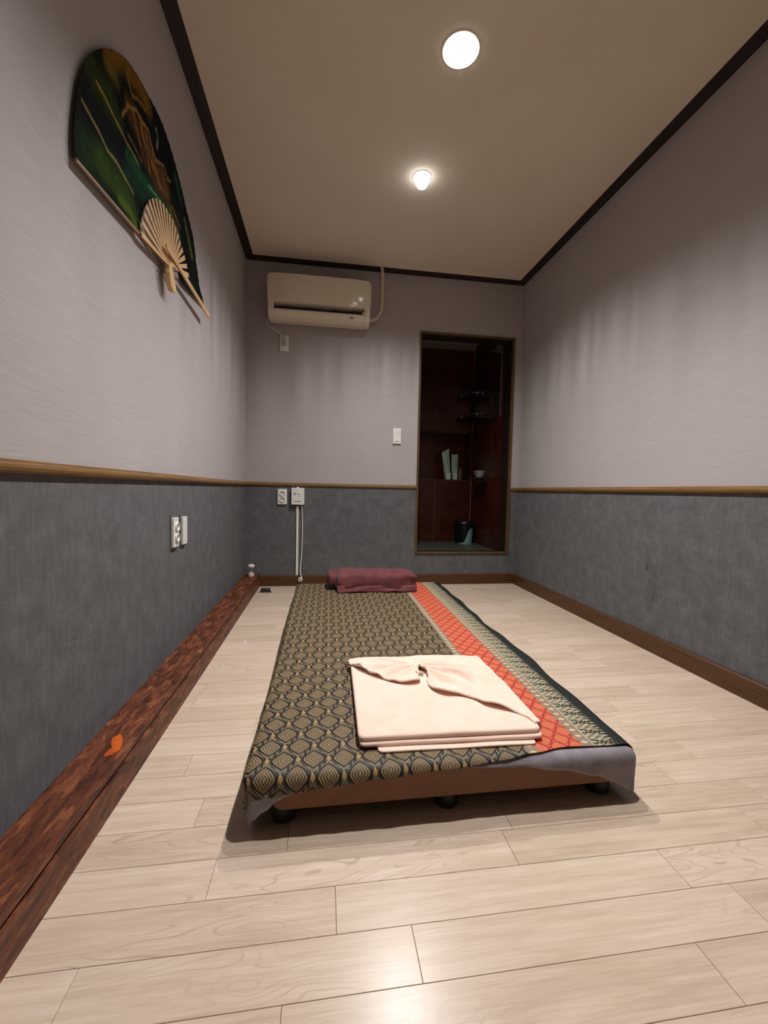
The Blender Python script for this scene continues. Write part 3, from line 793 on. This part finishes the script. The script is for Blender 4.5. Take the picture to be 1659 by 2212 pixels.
# the two recessed plates of the left wall
def left_plate(name, label, y0, y1, z0, z1, sock):
    t = thing(name, label, 'socket' if sock else 'wall plate', (XL, (y0+y1)/2, z0))
    b = bmesh.new(); bbox_bm(b, XL-0.001, XL+0.0035, y0-0.008, y1+0.012, z0-0.005, z1+0.010)
    from_bm('back_frame', b, M_DADO, t)
    o = prism('plate', rrect(y0, y1, z0, z1, 0.003, 3), 'x', XL+0.003, XL+0.012, M_WHITE, t, 0.0015)
    if sock:
        face_socket(t, (y0+y1)/2+0.004, z0+0.079, 'x', XL+0.0122, 1, 0.016); face_socket(t, (y0+y1)/2+0.004, z0+0.037, 'x', XL+0.0122, 1, 0.016)
    else:
        prism('insert', rrect(y0+0.008, y1-0.008, z0+0.012, z1-0.012, 0.002, 3), 'x', XL+0.0115, XL+0.0128, M_WHITE, t)
left_plate('wall_socket', 'white double wall socket set in the grey left wall', 1.690, 1.746, 0.505, 0.619, True)
left_plate('blank_plate', 'white blank wall plate next to the double socket on the left wall', 1.799, 1.851, 0.503, 0.616, False)

# ------------------------------------------------------------------ painted folding fan on the left wall
OUT = [(1.042, 1.447), (1.04, 1.489), (1.05, 1.566), (1.065, 1.632), (1.095, 1.701), (1.125, 1.748), (1.171, 1.802), (1.227, 1.852), (1.289, 1.893), (1.358, 1.918), (1.436, 1.93), (1.559, 1.943), (1.636, 1.923), (1.707, 1.889), (1.802, 1.822), (1.891, 1.768), (1.929, 1.687), (1.979, 1.608), (2.054, 1.557)]
INN = [(1.358, 1.474), (1.36, 1.507), (1.378, 1.549), (1.399, 1.59), (1.429, 1.62), (1.467, 1.645), (1.495, 1.657), (1.53, 1.662), (1.573, 1.663), (1.605, 1.66), (1.639, 1.647), (1.671, 1.627), (1.704, 1.606), (1.734, 1.581), (1.758, 1.552)]
KF = 1.026
OUT, INN = [[(y*KF, 0.74+(z-0.74)*KF) for y, z in L_] for L_ in (OUT, INN)]
PIV = (1.577*KF, 0.74+(1.496-0.74)*KF)
def polar(pts):
    o = []
    for y, z in pts:
        o.append((math.atan2(z-PIV[1], -(y-PIV[0])), math.hypot(y-PIV[0], z-PIV[1])))
    return o
PO, PIN = polar(OUT), polar(INN)
def interp(tab, a):
    tab = sorted(tab)
    if a <= tab[0][0]: return tab[0][1]
    for (a0, r0), (a1, r1) in zip(tab[:-1], tab[1:]):
        if a <= a1: return r0+(r1-r0)*(a-a0)/(a1-a0) if a1 > a0 else r0
    return tab[-1][1]
A0 = PO[0][0]; A1 = PO[-1][0]
STROKES = [  # (points, colour, core half width, feather)
    ([(1.05, 1.50), (1.07, 1.62), (1.14, 1.74)], (16, 20, 22), .05, .03),
    ([(1.113, 1.708), (1.13, 1.70), (1.182, 1.706), (1.238, 1.715)], (48, 64, 18), .014, .06),
    ([(1.10, 1.50), (1.20, 1.54), (1.30, 1.545)], (26, 50, 20), .02, .06),
    ([(1.36, 1.64), (1.45, 1.60), (1.55, 1.64), (1.64, 1.66)], (14, 40, 28), .014, .05),
    ([(1.20, 1.80), (1.257, 1.87), (1.322, 1.885), (1.395, 1.906), (1.435, 1.898)], (140, 98, 30), .006, .055),
    ([(1.19, 1.78), (1.23, 1.79), (1.26, 1.77)], (110, 96, 40), .003, .020),
    ([(1.27, 1.749), (1.304, 1.81), (1.356, 1.83)], (10, 12, 16), .02, .018),
    ([(1.32, 1.784), (1.374, 1.784), (1.412, 1.743), (1.474, 1.727), (1.531, 1.711), (1.593, 1.721)], (92, 62, 30), .022, .035),
    ([(1.40, 1.80), (1.45, 1.79), (1.50, 1.76), (1.56, 1.77), (1.60, 1.76)], (104, 70, 34), .012, .028),
    ([(1.55, 1.73), (1.60, 1.70), (1.66, 1.72), (1.70, 1.69)], (84, 60, 34), .010, .025),
    ([(1.303, 1.60), (1.40, 1.63), (1.46, 1.65)], (20, 58, 40), .012, .035),
    ([(1.151, 1.528), (1.219, 1.528), (1.297, 1.527), (1.34, 1.498)], (50, 72, 18), .010, .045),
    ([(1.25, 1.50), (1.31, 1.505), (1.345, 1.49)], (84, 106, 30), .002, .020),
    ([(1.3, 1.647), (1.371, 1.654), (1.451, 1.661), (1.555, 1.678), (1.647, 1.68), (1.72, 1.664)], (28, 84, 54), .006, .026),
    ([(1.44, 1.662), (1.50, 1.672), (1.555, 1.678), (1.647, 1.68), (1.72, 1.664)], (120, 160, 100), .0012, .006),
    ([(1.678, 1.859), (1.737, 1.816)], (22, 84, 62), .004, .03),
    ([(1.785, 1.769), (1.871, 1.685)], (96, 110, 44), .004, .022),
    ([(1.499, 1.881), (1.516, 1.865), (1.509, 1.826)], (140, 160, 140), .0015, .010),
    ([(1.136, 1.693), (1.175, 1.693), (1.209, 1.689), (1.253, 1.685), (1.301, 1.673), (1.371, 1.673)], (178, 146, 84), .0014, .006),
    ([(1.073, 1.594), (1.109, 1.59), (1.152, 1.587), (1.185, 1.577), (1.235, 1.581), (1.29, 1.574), (1.333, 1.566)], (178, 150, 92), .0014, .006),
    ([(1.269, 1.727), (1.303, 1.784), (1.356, 1.815), (1.393, 1.815), (1.439, 1.828), (1.465, 1.804), (1.497, 1.782), (1.569, 1.813), (1.594, 1.795), (1.628, 1.805)], (176, 138, 76), .0014, .007),
    ([(1.384, 1.815), (1.402, 1.775), (1.432, 1.758), (1.452, 1.712)], (168, 130, 76), .001, .006),
    ([(1.301, 1.703), (1.336, 1.704), (1.391, 1.696)], (150, 120, 70), .001, .006),
    ([(1.50, 1.76), (1.53, 1.73), (1.58, 1.73)], (168, 128, 76), .001, .006),
    ([(1.33, 1.80), (1.35, 1.77), (1.385, 1.745)], (150, 112, 62), .001, .008),
    ([(1.42, 1.81), (1.44, 1.775), (1.475, 1.745)], (158, 116, 62), .001, .008),
    ([(1.47, 1.785), (1.49, 1.75), (1.53, 1.715)], (164, 122, 66), .001, .008),
    ([(1.55, 1.795), (1.565, 1.765), (1.60, 1.735)], (150, 114, 62), .001, .007),
    ([(1.30, 1.86), (1.33, 1.835), (1.36, 1.85), (1.42, 1.87)], (150, 120, 52), .001, .010),
    ([(1.62, 1.72), (1.64, 1.70), (1.70, 1.675)], (150, 118, 66), .001, .007),
    ([(1.647, 1.738), (1.69, 1.726), (1.728, 1.709)], (160, 126, 72), .001, .006),
]
def seg_d(p, a, b):
    ax, ay = a; bx, by = b; dx, dy = bx-ax, by-ay
    L = dx*dx+dy*dy
    t = 0 if L == 0 else max(0, min(1, ((p[0]-ax)*dx+(p[1]-ay)*dy)/L))
    return math.hypot(p[0]-ax-t*dx, p[1]-ay-t*dy)
BB = [(min(p[0] for p in s[0])-s[2]-s[3], max(p[0] for p in s[0])+s[2]+s[3], min(p[1] for p in s[0])-s[2]-s[3], max(p[1] for p in s[0])+s[2]+s[3]) for s in STROKES]
def paint(y, z):
    n1 = noise.noise(Vector((y*14, z*14, 3))); n2 = noise.noise(Vector((y*60, z*60, 7)))
    c = [12+5*n1, 17+7*n1, 18+6*n1]
    wy, wz = y+0.006*n2, z+0.006*n1
    for (pts, col, w, fe), bb in zip(STROKES, BB):
        if not (bb[0] < wy < bb[1] and bb[2] < wz < bb[3]): continue
        d = min(seg_d((wy, wz), a, b) for a, b in zip(pts[:-1], pts[1:]))
        k = max(0.0, min(1.0, 1-(d-w)/fe)); k = k*k*(3-2*k)*(0.85+0.25*n2)
        k = max(0, min(1, k))
        c = [c[i]*(1-k)+col[i]*k for i in range(3)]
    return c
fan = thing('folding_fan', 'large painted folding fan with dark green mountain scene spread on the left wall', 'fan', (XL+0.02, PIV[0], 1.43))
NF = 44; NA = NF*8; NR = 110
V, Fc, cols = [], [], []
def fan_x(a, r):
    fold = abs(((a-A0)/(A1-A0)*NF) % 1.0 - 0.5)*2
    return XL + 0.011 + 0.0016*fold*(0.35+r/0.6)*0.8
for ia in range(NA+1):
    a = A0+(A1-A0)*ia/NA
    ro = interp(PO, a); ri = min(interp(PIN, a)-0.014, ro*0.86)
    for ir in range(NR+1):
        r = ri+(ro-ri)*ir/NR
        y, z = PIV[0]-r*math.cos(a), PIV[1]+r*math.sin(a)
        V.append((fan_x(a, r), y, z)); cols.append(paint(y/KF, 0.74+(z-0.74)/KF))
for ia in range(NA):
    for ir in range(NR):
        b = ia*(NR+1)+ir; Fc.append((b, b+1, b+NR+2, b+NR+1))
mf = Mat('painted_fan_cloth', 0.85, 0.08)
at_ = mf.node('ShaderNodeAttribute', attribute_name='paint')
fg = mf.noise(mf.tc('Object'), 160, 4, 0.7)
mixn = mf.mix(fg.step(0.35, 0.75)*0.35, at_.outputs['Color'], (10, 12, 14)); mf.color(mixn)
leaf = from_py('leaf', V, Fc, mf.mat, fan)
ca = leaf.data.color_attributes.new('paint', 'FLOAT_COLOR', 'POINT')
for i, c in enumerate(cols): ca.data[i].color = lin(c)
sm = leaf.modifiers.new('t', 'SOLIDIFY'); sm.thickness = 0.0012; sm.offset = -1
M_BAMB = wood_dark('bamboo', (196, 158, 112), (222, 186, 140), 0.5, 2)
def stick(name, a, r0, r1, w0, w1, xo, th=0.0022, piv=PIV):
    """flat stick in the fan plane from radius r0 to r1 at angle a"""
    d = (-math.cos(a), math.sin(a)); nrm = (d[1], -d[0])
    pts = []
    for r, w in ((r0, w0), (r1, w1)):
        for s in (1, -1):
            pts.append((piv[0]+d[0]*r+nrm[0]*w/2*s, piv[1]+d[1]*r+nrm[1]*w/2*s))
    poly = [pts[0], pts[2], pts[3], pts[1]]
    return prism(name, poly, 'x', xo, xo+th, M_BAMB, fan)
NRIB = 19
b0, b1 = PIN[0][0], PIN[-1][0]
for i in range(NRIB):
    a = b0+(b1-b0)*i/(NRIB-1)
    stick('rib', a, -0.055 if i % 3 == 0 else -0.03, interp(PIN, a), 0.006, 0.0165, XL+0.022+0.0006*i)
# handle: the closed butt ends of the ribs below the pivot
hnd = prism('handle', [(y*1.012, 0.74+(z-0.74)*1.012) for y, z in [(1.570, 1.500), (1.566, 1.470), (1.578, 1.436), (1.600, 1.421), (1.622, 1.424), (1.632, 1.446), (1.612, 1.476), (1.592, 1.502)]], 'x', XL+0.020, XL+0.038, M_BAMB, fan, 0.003)
lathe('rivet', [(0, 0), (0.006, 0), (0.005, 0.004), (0, 0.005)], (XL+0.038, PIV[0]+0.006, PIV[1]-0.008), M_STEEL, hnd, 14, 'x')
def bar(name, p, q, w0, w1, x0, x1):
    dy, dz = q[0]-p[0], q[1]-p[1]; L = math.hypot(dy, dz); ny, nz = -dz/L, dy/L
    poly = [(p[0]+ny*w0/2, p[1]+nz*w0/2), (q[0]+ny*w1/2, q[1]+nz*w1/2), (q[0]-ny*w1/2, q[1]-nz*w1/2), (p[0]-ny*w0/2, p[1]-nz*w0/2)]
    return prism(name, poly, 'x', x0, x1, M_BAMB, fan, 0.001)
bar('guard_stick', (1.041*KF, 0.74+0.705*KF), (1.578*KF, 0.74+0.754*KF), 0.008, 0.011, XL+0.012, XL+0.018)
M_GUARD = wood_dark('shaded_bamboo', (120, 90, 58), (146, 112, 76), 0.5, 1)  # left guard stick: darker brown, with its shade painted into the bamboo colour
for o_ in bpy.data.objects:
    if o_.name.startswith('guard_stick'): o_.data.materials[0] = M_GUARD
bar('guard_stick', (1.534*1.012, 0.74+0.798*1.012), (2.089*1.0, 0.74+0.788*1.0), 0.014, 0.022, XL+0.035, XL+0.041)

# ------------------------------------------------------------------ the low bed
BXL, BXR, BYF, BYB, BTOP = -0.10, 0.722, 0.893, 2.70, 0.120
M_BROWN = plain('brown_leatherette', (122, 74, 34), 0.5, var=0.05, sc=20)
bed = thing('low_bed', 'low massage bed base with brown front board on stubby black feet', 'bed', ((BXL+BXR)/2, 1.8, 0))
def bar_poly(x0, x1, z0, z1, r):
    return rrect(x0, x1, z0, z1, r, 6)
prism('front_board', bar_poly(BXL, BXR, 0.046, 0.118, 0.022), 'y', BYF, BYF+0.02, M_BROWN, bed, 0.003)
box('deck', BXL-0.02, BXR+0.015, BYF+0.021, BYB, 0.050, BTOP, plain('deck_board', (92, 54, 26), 0.6), bed, 0.006, 2)
for fx in (-0.078, 0.300, 0.694):
    for fy in (0.937, 1.80, 2.62):
        lathe('foot', [(0.0, 0.0), (0.022, 0.0), (0.028, 0.004), (0.029, 0.02), (0.029, 0.053), (0, 0.053)], (fx, fy, 0.0), M_BLACK, bed, 24)

def drape(name, mat, L, R_, F_, B_, top, r, over_l, over_r, over_f, over_b, nx, ny, uvm=True, wav=0.0, seed=0, th=0.004, cap=9.0):
    """a cloth laid over a block: metric UV, rolled edges, overhang lengths may vary along the edge"""
    V, Fc, UV = [], [], []
    def place(u, v):
        rr_ = R_(v) if callable(R_) else R_
        ll_ = L(v) if callable(L) else L
        dx = (u-rr_) if u > rr_ else ((ll_-u) if u < ll_ else 0.0); sx = 1 if u > rr_ else -1
        dy = (v-B_) if v > B_ else ((F_-v) if v < F_ else 0.0); sy = 1 if v > B_ else -1
        d = math.hypot(dx, dy); d_full = max(d, 1e-12); d = min(d, cap)
        bx, by = min(max(u, ll_), rr_), min(max(v, F_), B_)
        zz = top + wav*noise.noise(Vector((u*5+seed, v*4, seed))) + 0.5*wav*noise.noise(Vector((u*14+seed, v*11, seed+3)))
        if d < 1e-9: return (bx, by, zz)
        q = r*PI/2
        if d < q: h, dr = r*math.sin(d/r), r*(1-math.cos(d/r))
        else: h, dr = r-(d-q)*0.04, r+(d-q)
        h += 0.004*noise.noise(Vector((u*22, v*9, seed+5)))*min(1, d/0.05)
        return (bx+sx*dx/d_full*h, by+sy*dy/d_full*h, max(0.004, zz-dr))
    for i in range(nx+1):
        for j in range(ny+1):
            s, tt = i/nx, j/ny
            vmid = F_+(B_-F_)*tt
            ll_ = (L(vmid) if callable(L) else L); rr_ = (R_(vmid) if callable(R_) else R_)
            u0 = ll_-over_l; u1 = rr_+(over_r(vmid) if callable(over_r) else over_r)
            # cluster samples at the edges
            uu = u0+(u1-u0)*s
            vf = F_-over_f(min(max(uu, ll_), rr_)) if callable(over_f) else F_-over_f
            # front rows dense over the roll
            nfr = ny//6
            if j <= nfr: v = vf+(F_+0.05-vf)*j/nfr
            else: v = F_+0.05+(B_+over_b-F_-0.05)*(j-nfr)/(ny-nfr)
            V.append(place(uu, v)); UV.append((uu, v))
    for i in range(nx):
        for j in range(ny):
            b = i*(ny+1)+j; Fc.append((b, b+ny+1, b+ny+2, b+1))
    o = from_py(name, V, Fc, mat, None, True)
    ul = o.data.uv_layers.new(name='UVMap')
    for p in o.data.polygons:
        for li in p.loop_indices: ul.data[li].uv = UV[o.data.loops[li].vertex_index]
    md = o.modifiers.new('thickness', 'SOLIDIFY'); md.thickness = th; md.offset = -1
    return o
def tabf(tab):
    def f(x):
        if x <= tab[0][0]: return tab[0][1]
        for (a, b), (c, d) in zip(tab[:-1], tab[1:]):
            if x <= c:
                k = (x-a)/(c-a); k = k*k*(3-2*k); return b+(d-b)*k
        return tab[-1][1]
    return f
pad_front = tabf([(-0.14, 0.105), (-0.115, 0.084), (-0.085, 0.060), (-0.03, 0.042), (0.05, 0.036), (0.2, 0.028), (0.32, 0.026), (0.45, 0.030), (0.57, 0.048), (0.65, 0.068), (0.70, 0.088), (0.74, 0.112)])
pad = drape('bed_pad', terry('grey_fleece', (120, 114, 118), (160, 152, 158), 500, 0.3), -0.134, 0.742, 0.905, 2.70, 0.127, 0.024, 0.112, 0.112, pad_front, 0.03, 80, 90, wav=0.001, seed=2, th=0.005, cap=0.122)
tag(pad, 'grey fleece pad drooping at the corners beneath the brocade cloth', 'bed pad')
cl_front = tabf([(-0.14, 0.066), (-0.10, 0.062), (-0.06, 0.055), (0.02, 0.046), (0.12, 0.040), (0.29, 0.030), (0.42, 0.020), (0.50, 0.008), (0.58, -0.004), (0.74, 0.0), (0.76, 0.012)])
def redge(v): return 0.752 + 0.006*math.sin(v*9.0+0.6) + 0.004*math.sin(v*23.0) + 0.018*max(0, (v-2.2)/0.5) - 0.026*max(0, (1.05-v)/0.17)**1.3
def ledge_(v): return -0.139 + 0.006*math.exp(-((v-1.55)/0.35)**2)
cloth = drape('brocade_cloth', brocade(), ledge_, redge, 0.904, 2.712, 0.133, 0.026, 0.088, lambda v: 0.050+0.010*math.sin(v*11), cl_front, 0.03, 150, 220, wav=0.0022, seed=9, th=0.0016, cap=0.105)
tag(cloth, 'black and gold diamond brocade bed cloth with a red stripe and leafy border', 'bed cloth')
ZC = 0.1335

# ------------------------------------------------------------------ peach towel folded with a bow on the bed
M_PEACH = terry('peach_terry', (238, 204, 186), (250, 222, 206), 900, 0.35)
M_PEACH2 = terry('peach_terry_edge', (236, 206, 174), (248, 224, 194), 900, 0.35)
tw = thing('folded_towel', 'peach towel folded square with a gathered bow flap on the brocade cloth', 'towel', (0.33, 1.19, ZC))
def cushion(name, poly, z0, z1, mat, rnd, nj=5, dz=0.0015, seed=0, fill=22):
    """a soft slab from a convex outline: rounded sides, gently uneven top"""
    n = len(poly); cx = sum(p[0] for p in poly)/n; cy = sum(p[1] for p in poly)/n
    V, Fc = [], []
    hh = (z1-z0)/2; zm = (z0+z1)/2
    def ring(inset, z, wob=True):
        out = []
        for x, y in poly:
            dx, dy = x-cx, y-cy; L = math.hypot(dx, dy)
            xx, yy = x-dx/L*inset, y-dy/L*inset
            zz = z + (dz*noise.noise(Vector((xx*9, yy*9, seed))) if wob and z > zm else 0)
            out.append((xx, yy, zz))
        return out
    for j in range(nj+1):
        t = -PI/2+PI*j/nj
        V += ring(rnd*(1-math.cos(t)), zm+hh*math.sin(t))
    base = len(V)
    for k in range(1, fill):
        s = 1-k/fill
        for x, y in poly:
            dx, dy = (x-cx), (y-cy); L = math.hypot(dx, dy); L2 = (L-rnd)*s/L
            xx, yy = cx+dx*L2, cy+dy*L2
            V.append((xx, yy, z1+dz*noise.noise(Vector((xx*9, yy*9, seed)))))
    V.append((cx, cy, z1+dz*noise.noise(Vector((cx*9, cy*9, seed)))))
    rings = nj+1+fill-1
    for j in range(rings-1):
        for i in range(n): Fc.append((j*n+i, j*n+(i+1) % n, (j+1)*n+(i+1) % n, (j+1)*n+i))
    last = len(V)-1
    for i in range(n): Fc.append(((rings-1)*n+i, (rings-1)*n+(i+1) % n, last))
    Fc.append(tuple(range(n))[::-1])
    return from_py(name, V, Fc, mat, tw, True)
def densify(pts, step=0.012):
    out = []
    for a, b in zip(pts, pts[1:]+pts[:1]):
        n = max(1, int(math.hypot(b[0]-a[0], b[1]-a[1])/step))
        for i in range(n): out.append((a[0]+(b[0]-a[0])*i/n, a[1]+(b[1]-a[1])*i/n))
    return out
def rq(pts, r=0.02):   # round the corners of a quad
    out = []
    n = len(pts)
    for i in range(n):
        p, c, q = Vector(pts[i-1]), Vector(pts[i]), Vector(pts[(i+1) % n])
        a = c+(p-c).normalized()*r; b = c+(q-c).normalized()*r
        for k in range(5):
            t = k/4; out.append(tuple((1-t)**2*a+2*t*(1-t)*c+t*t*b))
    return densify(out)
cushion('bottom_layer', rq([(0.135, 0.930), (0.52, 0.922), (0.555, 1.43), (0.10, 1.42)], 0.012), ZC-0.0005, ZC+0.0055, M_PEACH, 0.003, seed=1)
cushion('middle_layer', rq([(0.092, 0.948), (0.545, 0.935), (0.560, 1.435), (0.098, 1.425)], 0.015), ZC+0.0045, ZC+0.0145, M_PEACH, 0.006, seed=2)
cushion('top_layer', rq([(0.089, 0.955), (0.545, 0.944), (0.556, 1.41), (0.098, 1.40)], 0.02), ZC+0.0135, ZC+0.0275, M_PEACH, 0.007, seed=3, dz=0.002)
# gathered flap: front edge curve -> back/right edge
ZT = ZC+0.0275
FR = [(0.094, 1.372), (0.128, 1.318), (0.165, 1.272), (0.205, 1.232), (0.245, 1.208), (0.283, 1.206), (0.301, 1.222), (0.300, 1.262), (0.312, 1.308), (0.331, 1.276), (0.331, 1.236), (0.318, 1.200), (0.324, 1.158), (0.352, 1.128), (0.392, 1.118), (0.425, 1.096), (0.445, 1.062), (0.475, 1.040), (0.505, 1.020), (0.527, 0.995), (0.540, 0.968)]
BKE = [(0.092, 1.392), (0.10, 1.412), (0.135, 1.425), (0.18, 1.428), (0.22, 1.428), (0.26, 1.427), (0.29, 1.426), (0.315, 1.426), (0.335, 1.427), (0.36, 1.428), (0.40, 1.428), (0.44, 1.428), (0.49, 1.425), (0.535, 1.412), (0.552, 1.37), (0.556, 1.31), (0.556, 1.24), (0.555, 1.17), (0.554, 1.10), (0.552, 1.03), (0.551, 0.968)]
def smooth_poly(pts, n):
    P = catmull([(x, y, 0) for x, y in pts], 24)
    return [P[int(round(i*(len(P)-1)/n))] for i in range(n+1)]
NS, NT_ = 420, 64
fr_, bk_ = smooth_poly(FR, NS), smooth_poly(BKE, NS)
V, Fc = [], []
NOTCH = Vector((0.314, 1.322, 0))
GROOVES = [(-22, .012, .0035, .17), (-45, .014, .0038, .22), (-66, .009, .003, .15), (6, .010, .0032, .13), (36, .007, .003, .08), (169, .010, .0034, .12), (191, .011, .0034, .14), (214, .010, .0032, .12), (-33, .006, .002, .10), (-5, .005, .002, .08), (180, .005, .002, .09)]
RIDGES = [(-10, .016, .010, .19), (-33, .019, .012, .24), (-57, .012, .009, .20), (22, .010, .010, .12), (48, .008, .009, .09), (158, .012, .011, .13), (180, .014, .010, .16), (203, .015, .011, .15), (226, .010, .009, .13), (-78, .010, .008, .12)]
for i in range(NS+1):
    for j in range(NT_+1):
        t = j/NT_
        p = bk_[i].lerp(fr_[i], t)
        d = (p-NOTCH).length; ang = math.atan2(p.y-NOTCH.y, p.x-NOTCH.x)
        pleat = 0.0
        for deg, hk, wk, d1_ in RIDGES:
            th = math.radians(deg); da = math.atan2(math.sin(ang-th), math.cos(ang-th))
            if abs(da) > 1.2: continue
            off = d*math.sin(da); wd = wk*(0.45+d/0.12)
            pleat += 1.25*hk*math.exp(-(off/wd)**2)*(1-math.exp(-d/0.025))*math.exp(-(d/d1_)**2)
        for deg, dk, wk, d1_ in GROOVES:
            th = math.radians(deg) + 0.10*math.sin(d*22+deg); da = math.atan2(math.sin(ang-th), math.cos(ang-th))
            if abs(da) > 1.2: continue
            off = d*math.sin(da)
            pleat -= 1.5*dk*math.exp(-abs(off)/(wk*(0.5+d/0.10)))*(1-math.exp(-d/0.02))*math.exp(-(d/d1_)**4)
        pinch = -0.003*math.exp(-(d/0.03)**2)
        # broad puffs to either side of the gather
        puff = 0.010*math.exp(-(((p.x-0.44)/0.075)**2+((p.y-1.20)/0.10)**2)) + 0.012*math.exp(-(((p.x-0.19)/0.07)**2+((p.y-1.36)/0.04)**2)) + 0.010*math.exp(-(((p.x-0.24)/0.05)**2+((p.y-1.27)/0.04)**2))
        hem = 0.013*math.exp(-((1-t)/0.10)**2)*(0.5+0.5*math.sin(i*0.076))
        edge = 1-math.exp(-(t/0.06))
        e_end = min(1.0, i/20, (NS-i)/24)
        z = ZT + 0.004 + (pleat+puff+pinch+hem)*edge*max(0.15, e_end)
        if t < 0.10: z -= 0.022*(1-t/0.10)**2
        V.append((p.x + (0.006*(1-t/0.10)**0.5*(p.x-0.33)/0.25 if t < 0.1 else 0), p.y, max(ZC+0.008, z)))
for i in range(NS):
    for j in range(NT_):
        b = i*(NT_+1)+j; Fc.append((b, b+1, b+NT_+2, b+NT_+1))
fl_ = from_py('bow_flap', V, Fc, M_PEACH, tw, True)
md = fl_.modifiers.new('t', 'SOLIDIFY'); md.thickness = 0.0045; md.offset = -1
# woven tag in the notch
tg = box('care_tag', 0.300, 0.322, 1.262, 1.284, ZT-0.001, ZT+0.002, plain('tag_grey', (150, 138, 126), 0.7), tw)
tg.rotation_euler[2] = -0.3
for kx in range(4):
    b_ = box('tag_print', 0.302+0.0048*kx, 0.3055+0.0048*kx, 1.271-0.0012*kx, 1.276-0.0012*kx, ZT+0.0018, ZT+0.0026, plain('tag_ink', (64, 58, 58), 0.7), tg)

# ------------------------------------------------------------------ maroon towel pillow at the far end
pw = thing('towel_pillow', 'pillow wrapped in a maroon towel at the far end of the bed', 'pillow', (0.32, 2.58, ZC))
M_MAR = terry('maroon_terry', (92, 50, 50), (124, 72, 72), 600, 0.6)
def softbox(name, c, half, e, mat, parent, seed, amp=0.008, nu=64, nv=36):
    V, Fc = [], []
    sgn = lambda v, p: math.copysign(abs(v)**p, v)
    for j in range(nv+1):
        ph = -PI/2+PI*j/nv
        for i in range(nu):
            th = 2*PI*i/nu
            x = half[0]*sgn(math.cos(ph), e[1])*sgn(math.cos(th), e[0]); y = half[1]*sgn(math.cos(ph), e[1])*sgn(math.sin(th), e[0]); z = half[2]*sgn(math.sin(ph), e[1])
            n1 = noise.noise(Vector((x*7+seed, y*9, z*14))); n2 = noise.noise(Vector((x*22+seed, y*22, z*26)))
            k = 1+amp*0
            dn = amp*(n1*1.0+n2*0.45)
            L = max(1e-6, math.sqrt((x/half[0])**2+(y/half[1])**2+(z/half[2])**2))
            zz = c[2]+z+dn*0.6*z/half[2]
            V.append((c[0]+x+dn*x/half[0]*0.7, c[1]+y+dn*y/half[1], max(ZC+0.001, zz)))
    for j in range(nv):
        for i in range(nu): Fc.append((j*nu+i, j*nu+(i+1) % nu, (j+1)*nu+(i+1) % nu, (j+1)*nu+i))
    bm = bmesh.new(); me = bpy.data.meshes.new(name); me.from_pydata(V, [], Fc); bm.from_mesh(me)
    bmesh.ops.remove_doubles(bm, verts=bm.verts, dist=1e-5)
    return from_bm(name, bm, mat, parent, True)
softbox('wrapped_body', (0.325, 2.575, ZC+0.054), (0.250, 0.118, 0.057), (0.28, 0.42), M_MAR, pw, 3.0, 0.020)
softbox('tucked_end', (0.060, 2.60, ZC+0.062), (0.030, 0.085, 0.044), (0.6, 0.6), M_MAR, pw, 8.0, 0.008, 32, 20)
# hem folds along the front
V, Fc = [], []
for i in range(61):
    s = i/60; x = 0.088+0.478*s
    lift = 0.006*abs(math.sin(s*7.0))+0.003*noise.noise(Vector((s*9, 1, 2)))
    for j, (yy, zz) in enumerate(((2.462, 0.040), (2.456, 0.024), (2.450, 0.010), (2.444, 0.002))):
        V.append((x, yy+0.004*math.sin(s*11+j), ZC+zz+lift*(1 if j > 1 else 0.3)))
for i in range(60):
    for j in range(3): b = i*4+j; Fc.append((b, b+1, b+5, b+4))
hm = from_py('hem_fold', V, Fc, M_MAR, pw, True); hm.modifiers.new('t', 'SOLIDIFY').thickness = 0.004

# ------------------------------------------------------------------ small things in the far left corner
t = thing('pump_bottle', 'small white-capped plastic dispenser on the corner of the strand board ledge', 'dispenser', (-0.510, 3.13, CURB_H))
lathe('base', [(0, 0), (0.017, 0), (0.021, 0.004), (0.021, 0.024), (0.018, 0.028), (0, 0.028)], (-0.510, 3.13, CURB_H), plain('pink_plastic', (206, 180, 172), 0.4), t, 24)
lathe('neck', [(0.010, 0.026), (0.005, 0.040), (0.004, 0.050), (0.007, 0.060), (0.011, 0.068)], (-0.510, 3.13, CURB_H), plain('clear_neck', (176, 166, 158), 0.3), t, 16)
softc = lathe('cap', [(0, 0.066), (0.018, 0.066), (0.024, 0.074), (0.023, 0.084), (0.014, 0.090), (0, 0.091)], (-0.510, 3.13, CURB_H), M_WHITE, t, 24)
t = thing('green_roll', 'dark green roll with white ends lying on the floor by the far skirting', 'roll', (-0.394, 3.045, 0))
lathe('barrel', [(0.0, -0.036), (0.0150, -0.036), (0.0155, -0.033), (0.0155, 0.033), (0.0150, 0.036), (0, 0.036)], (-0.394, 3.045, 0.0152), plain('dark_green', (30, 44, 34), 0.35), t, 24, 'x')
for s in (-1, 1): lathe('end_cap', [(0.0, 0.0355*s), (0.012, 0.0355*s), (0.012, 0.042*s), (0.009, 0.043*s), (0, 0.043*s)], (-0.394, 3.045, 0.0152), M_WHITE, t, 20, 'x')
tag(prism('paper_scrap', [(-0.372, 2.06), (-0.362, 2.066), (-0.352, 2.055), (-0.36, 2.052), (-0.366, 2.048)], 'z', 0.0, 0.003, M_WHITE), 'tiny white scrap on the floor planks beside the ledge', 'scrap')
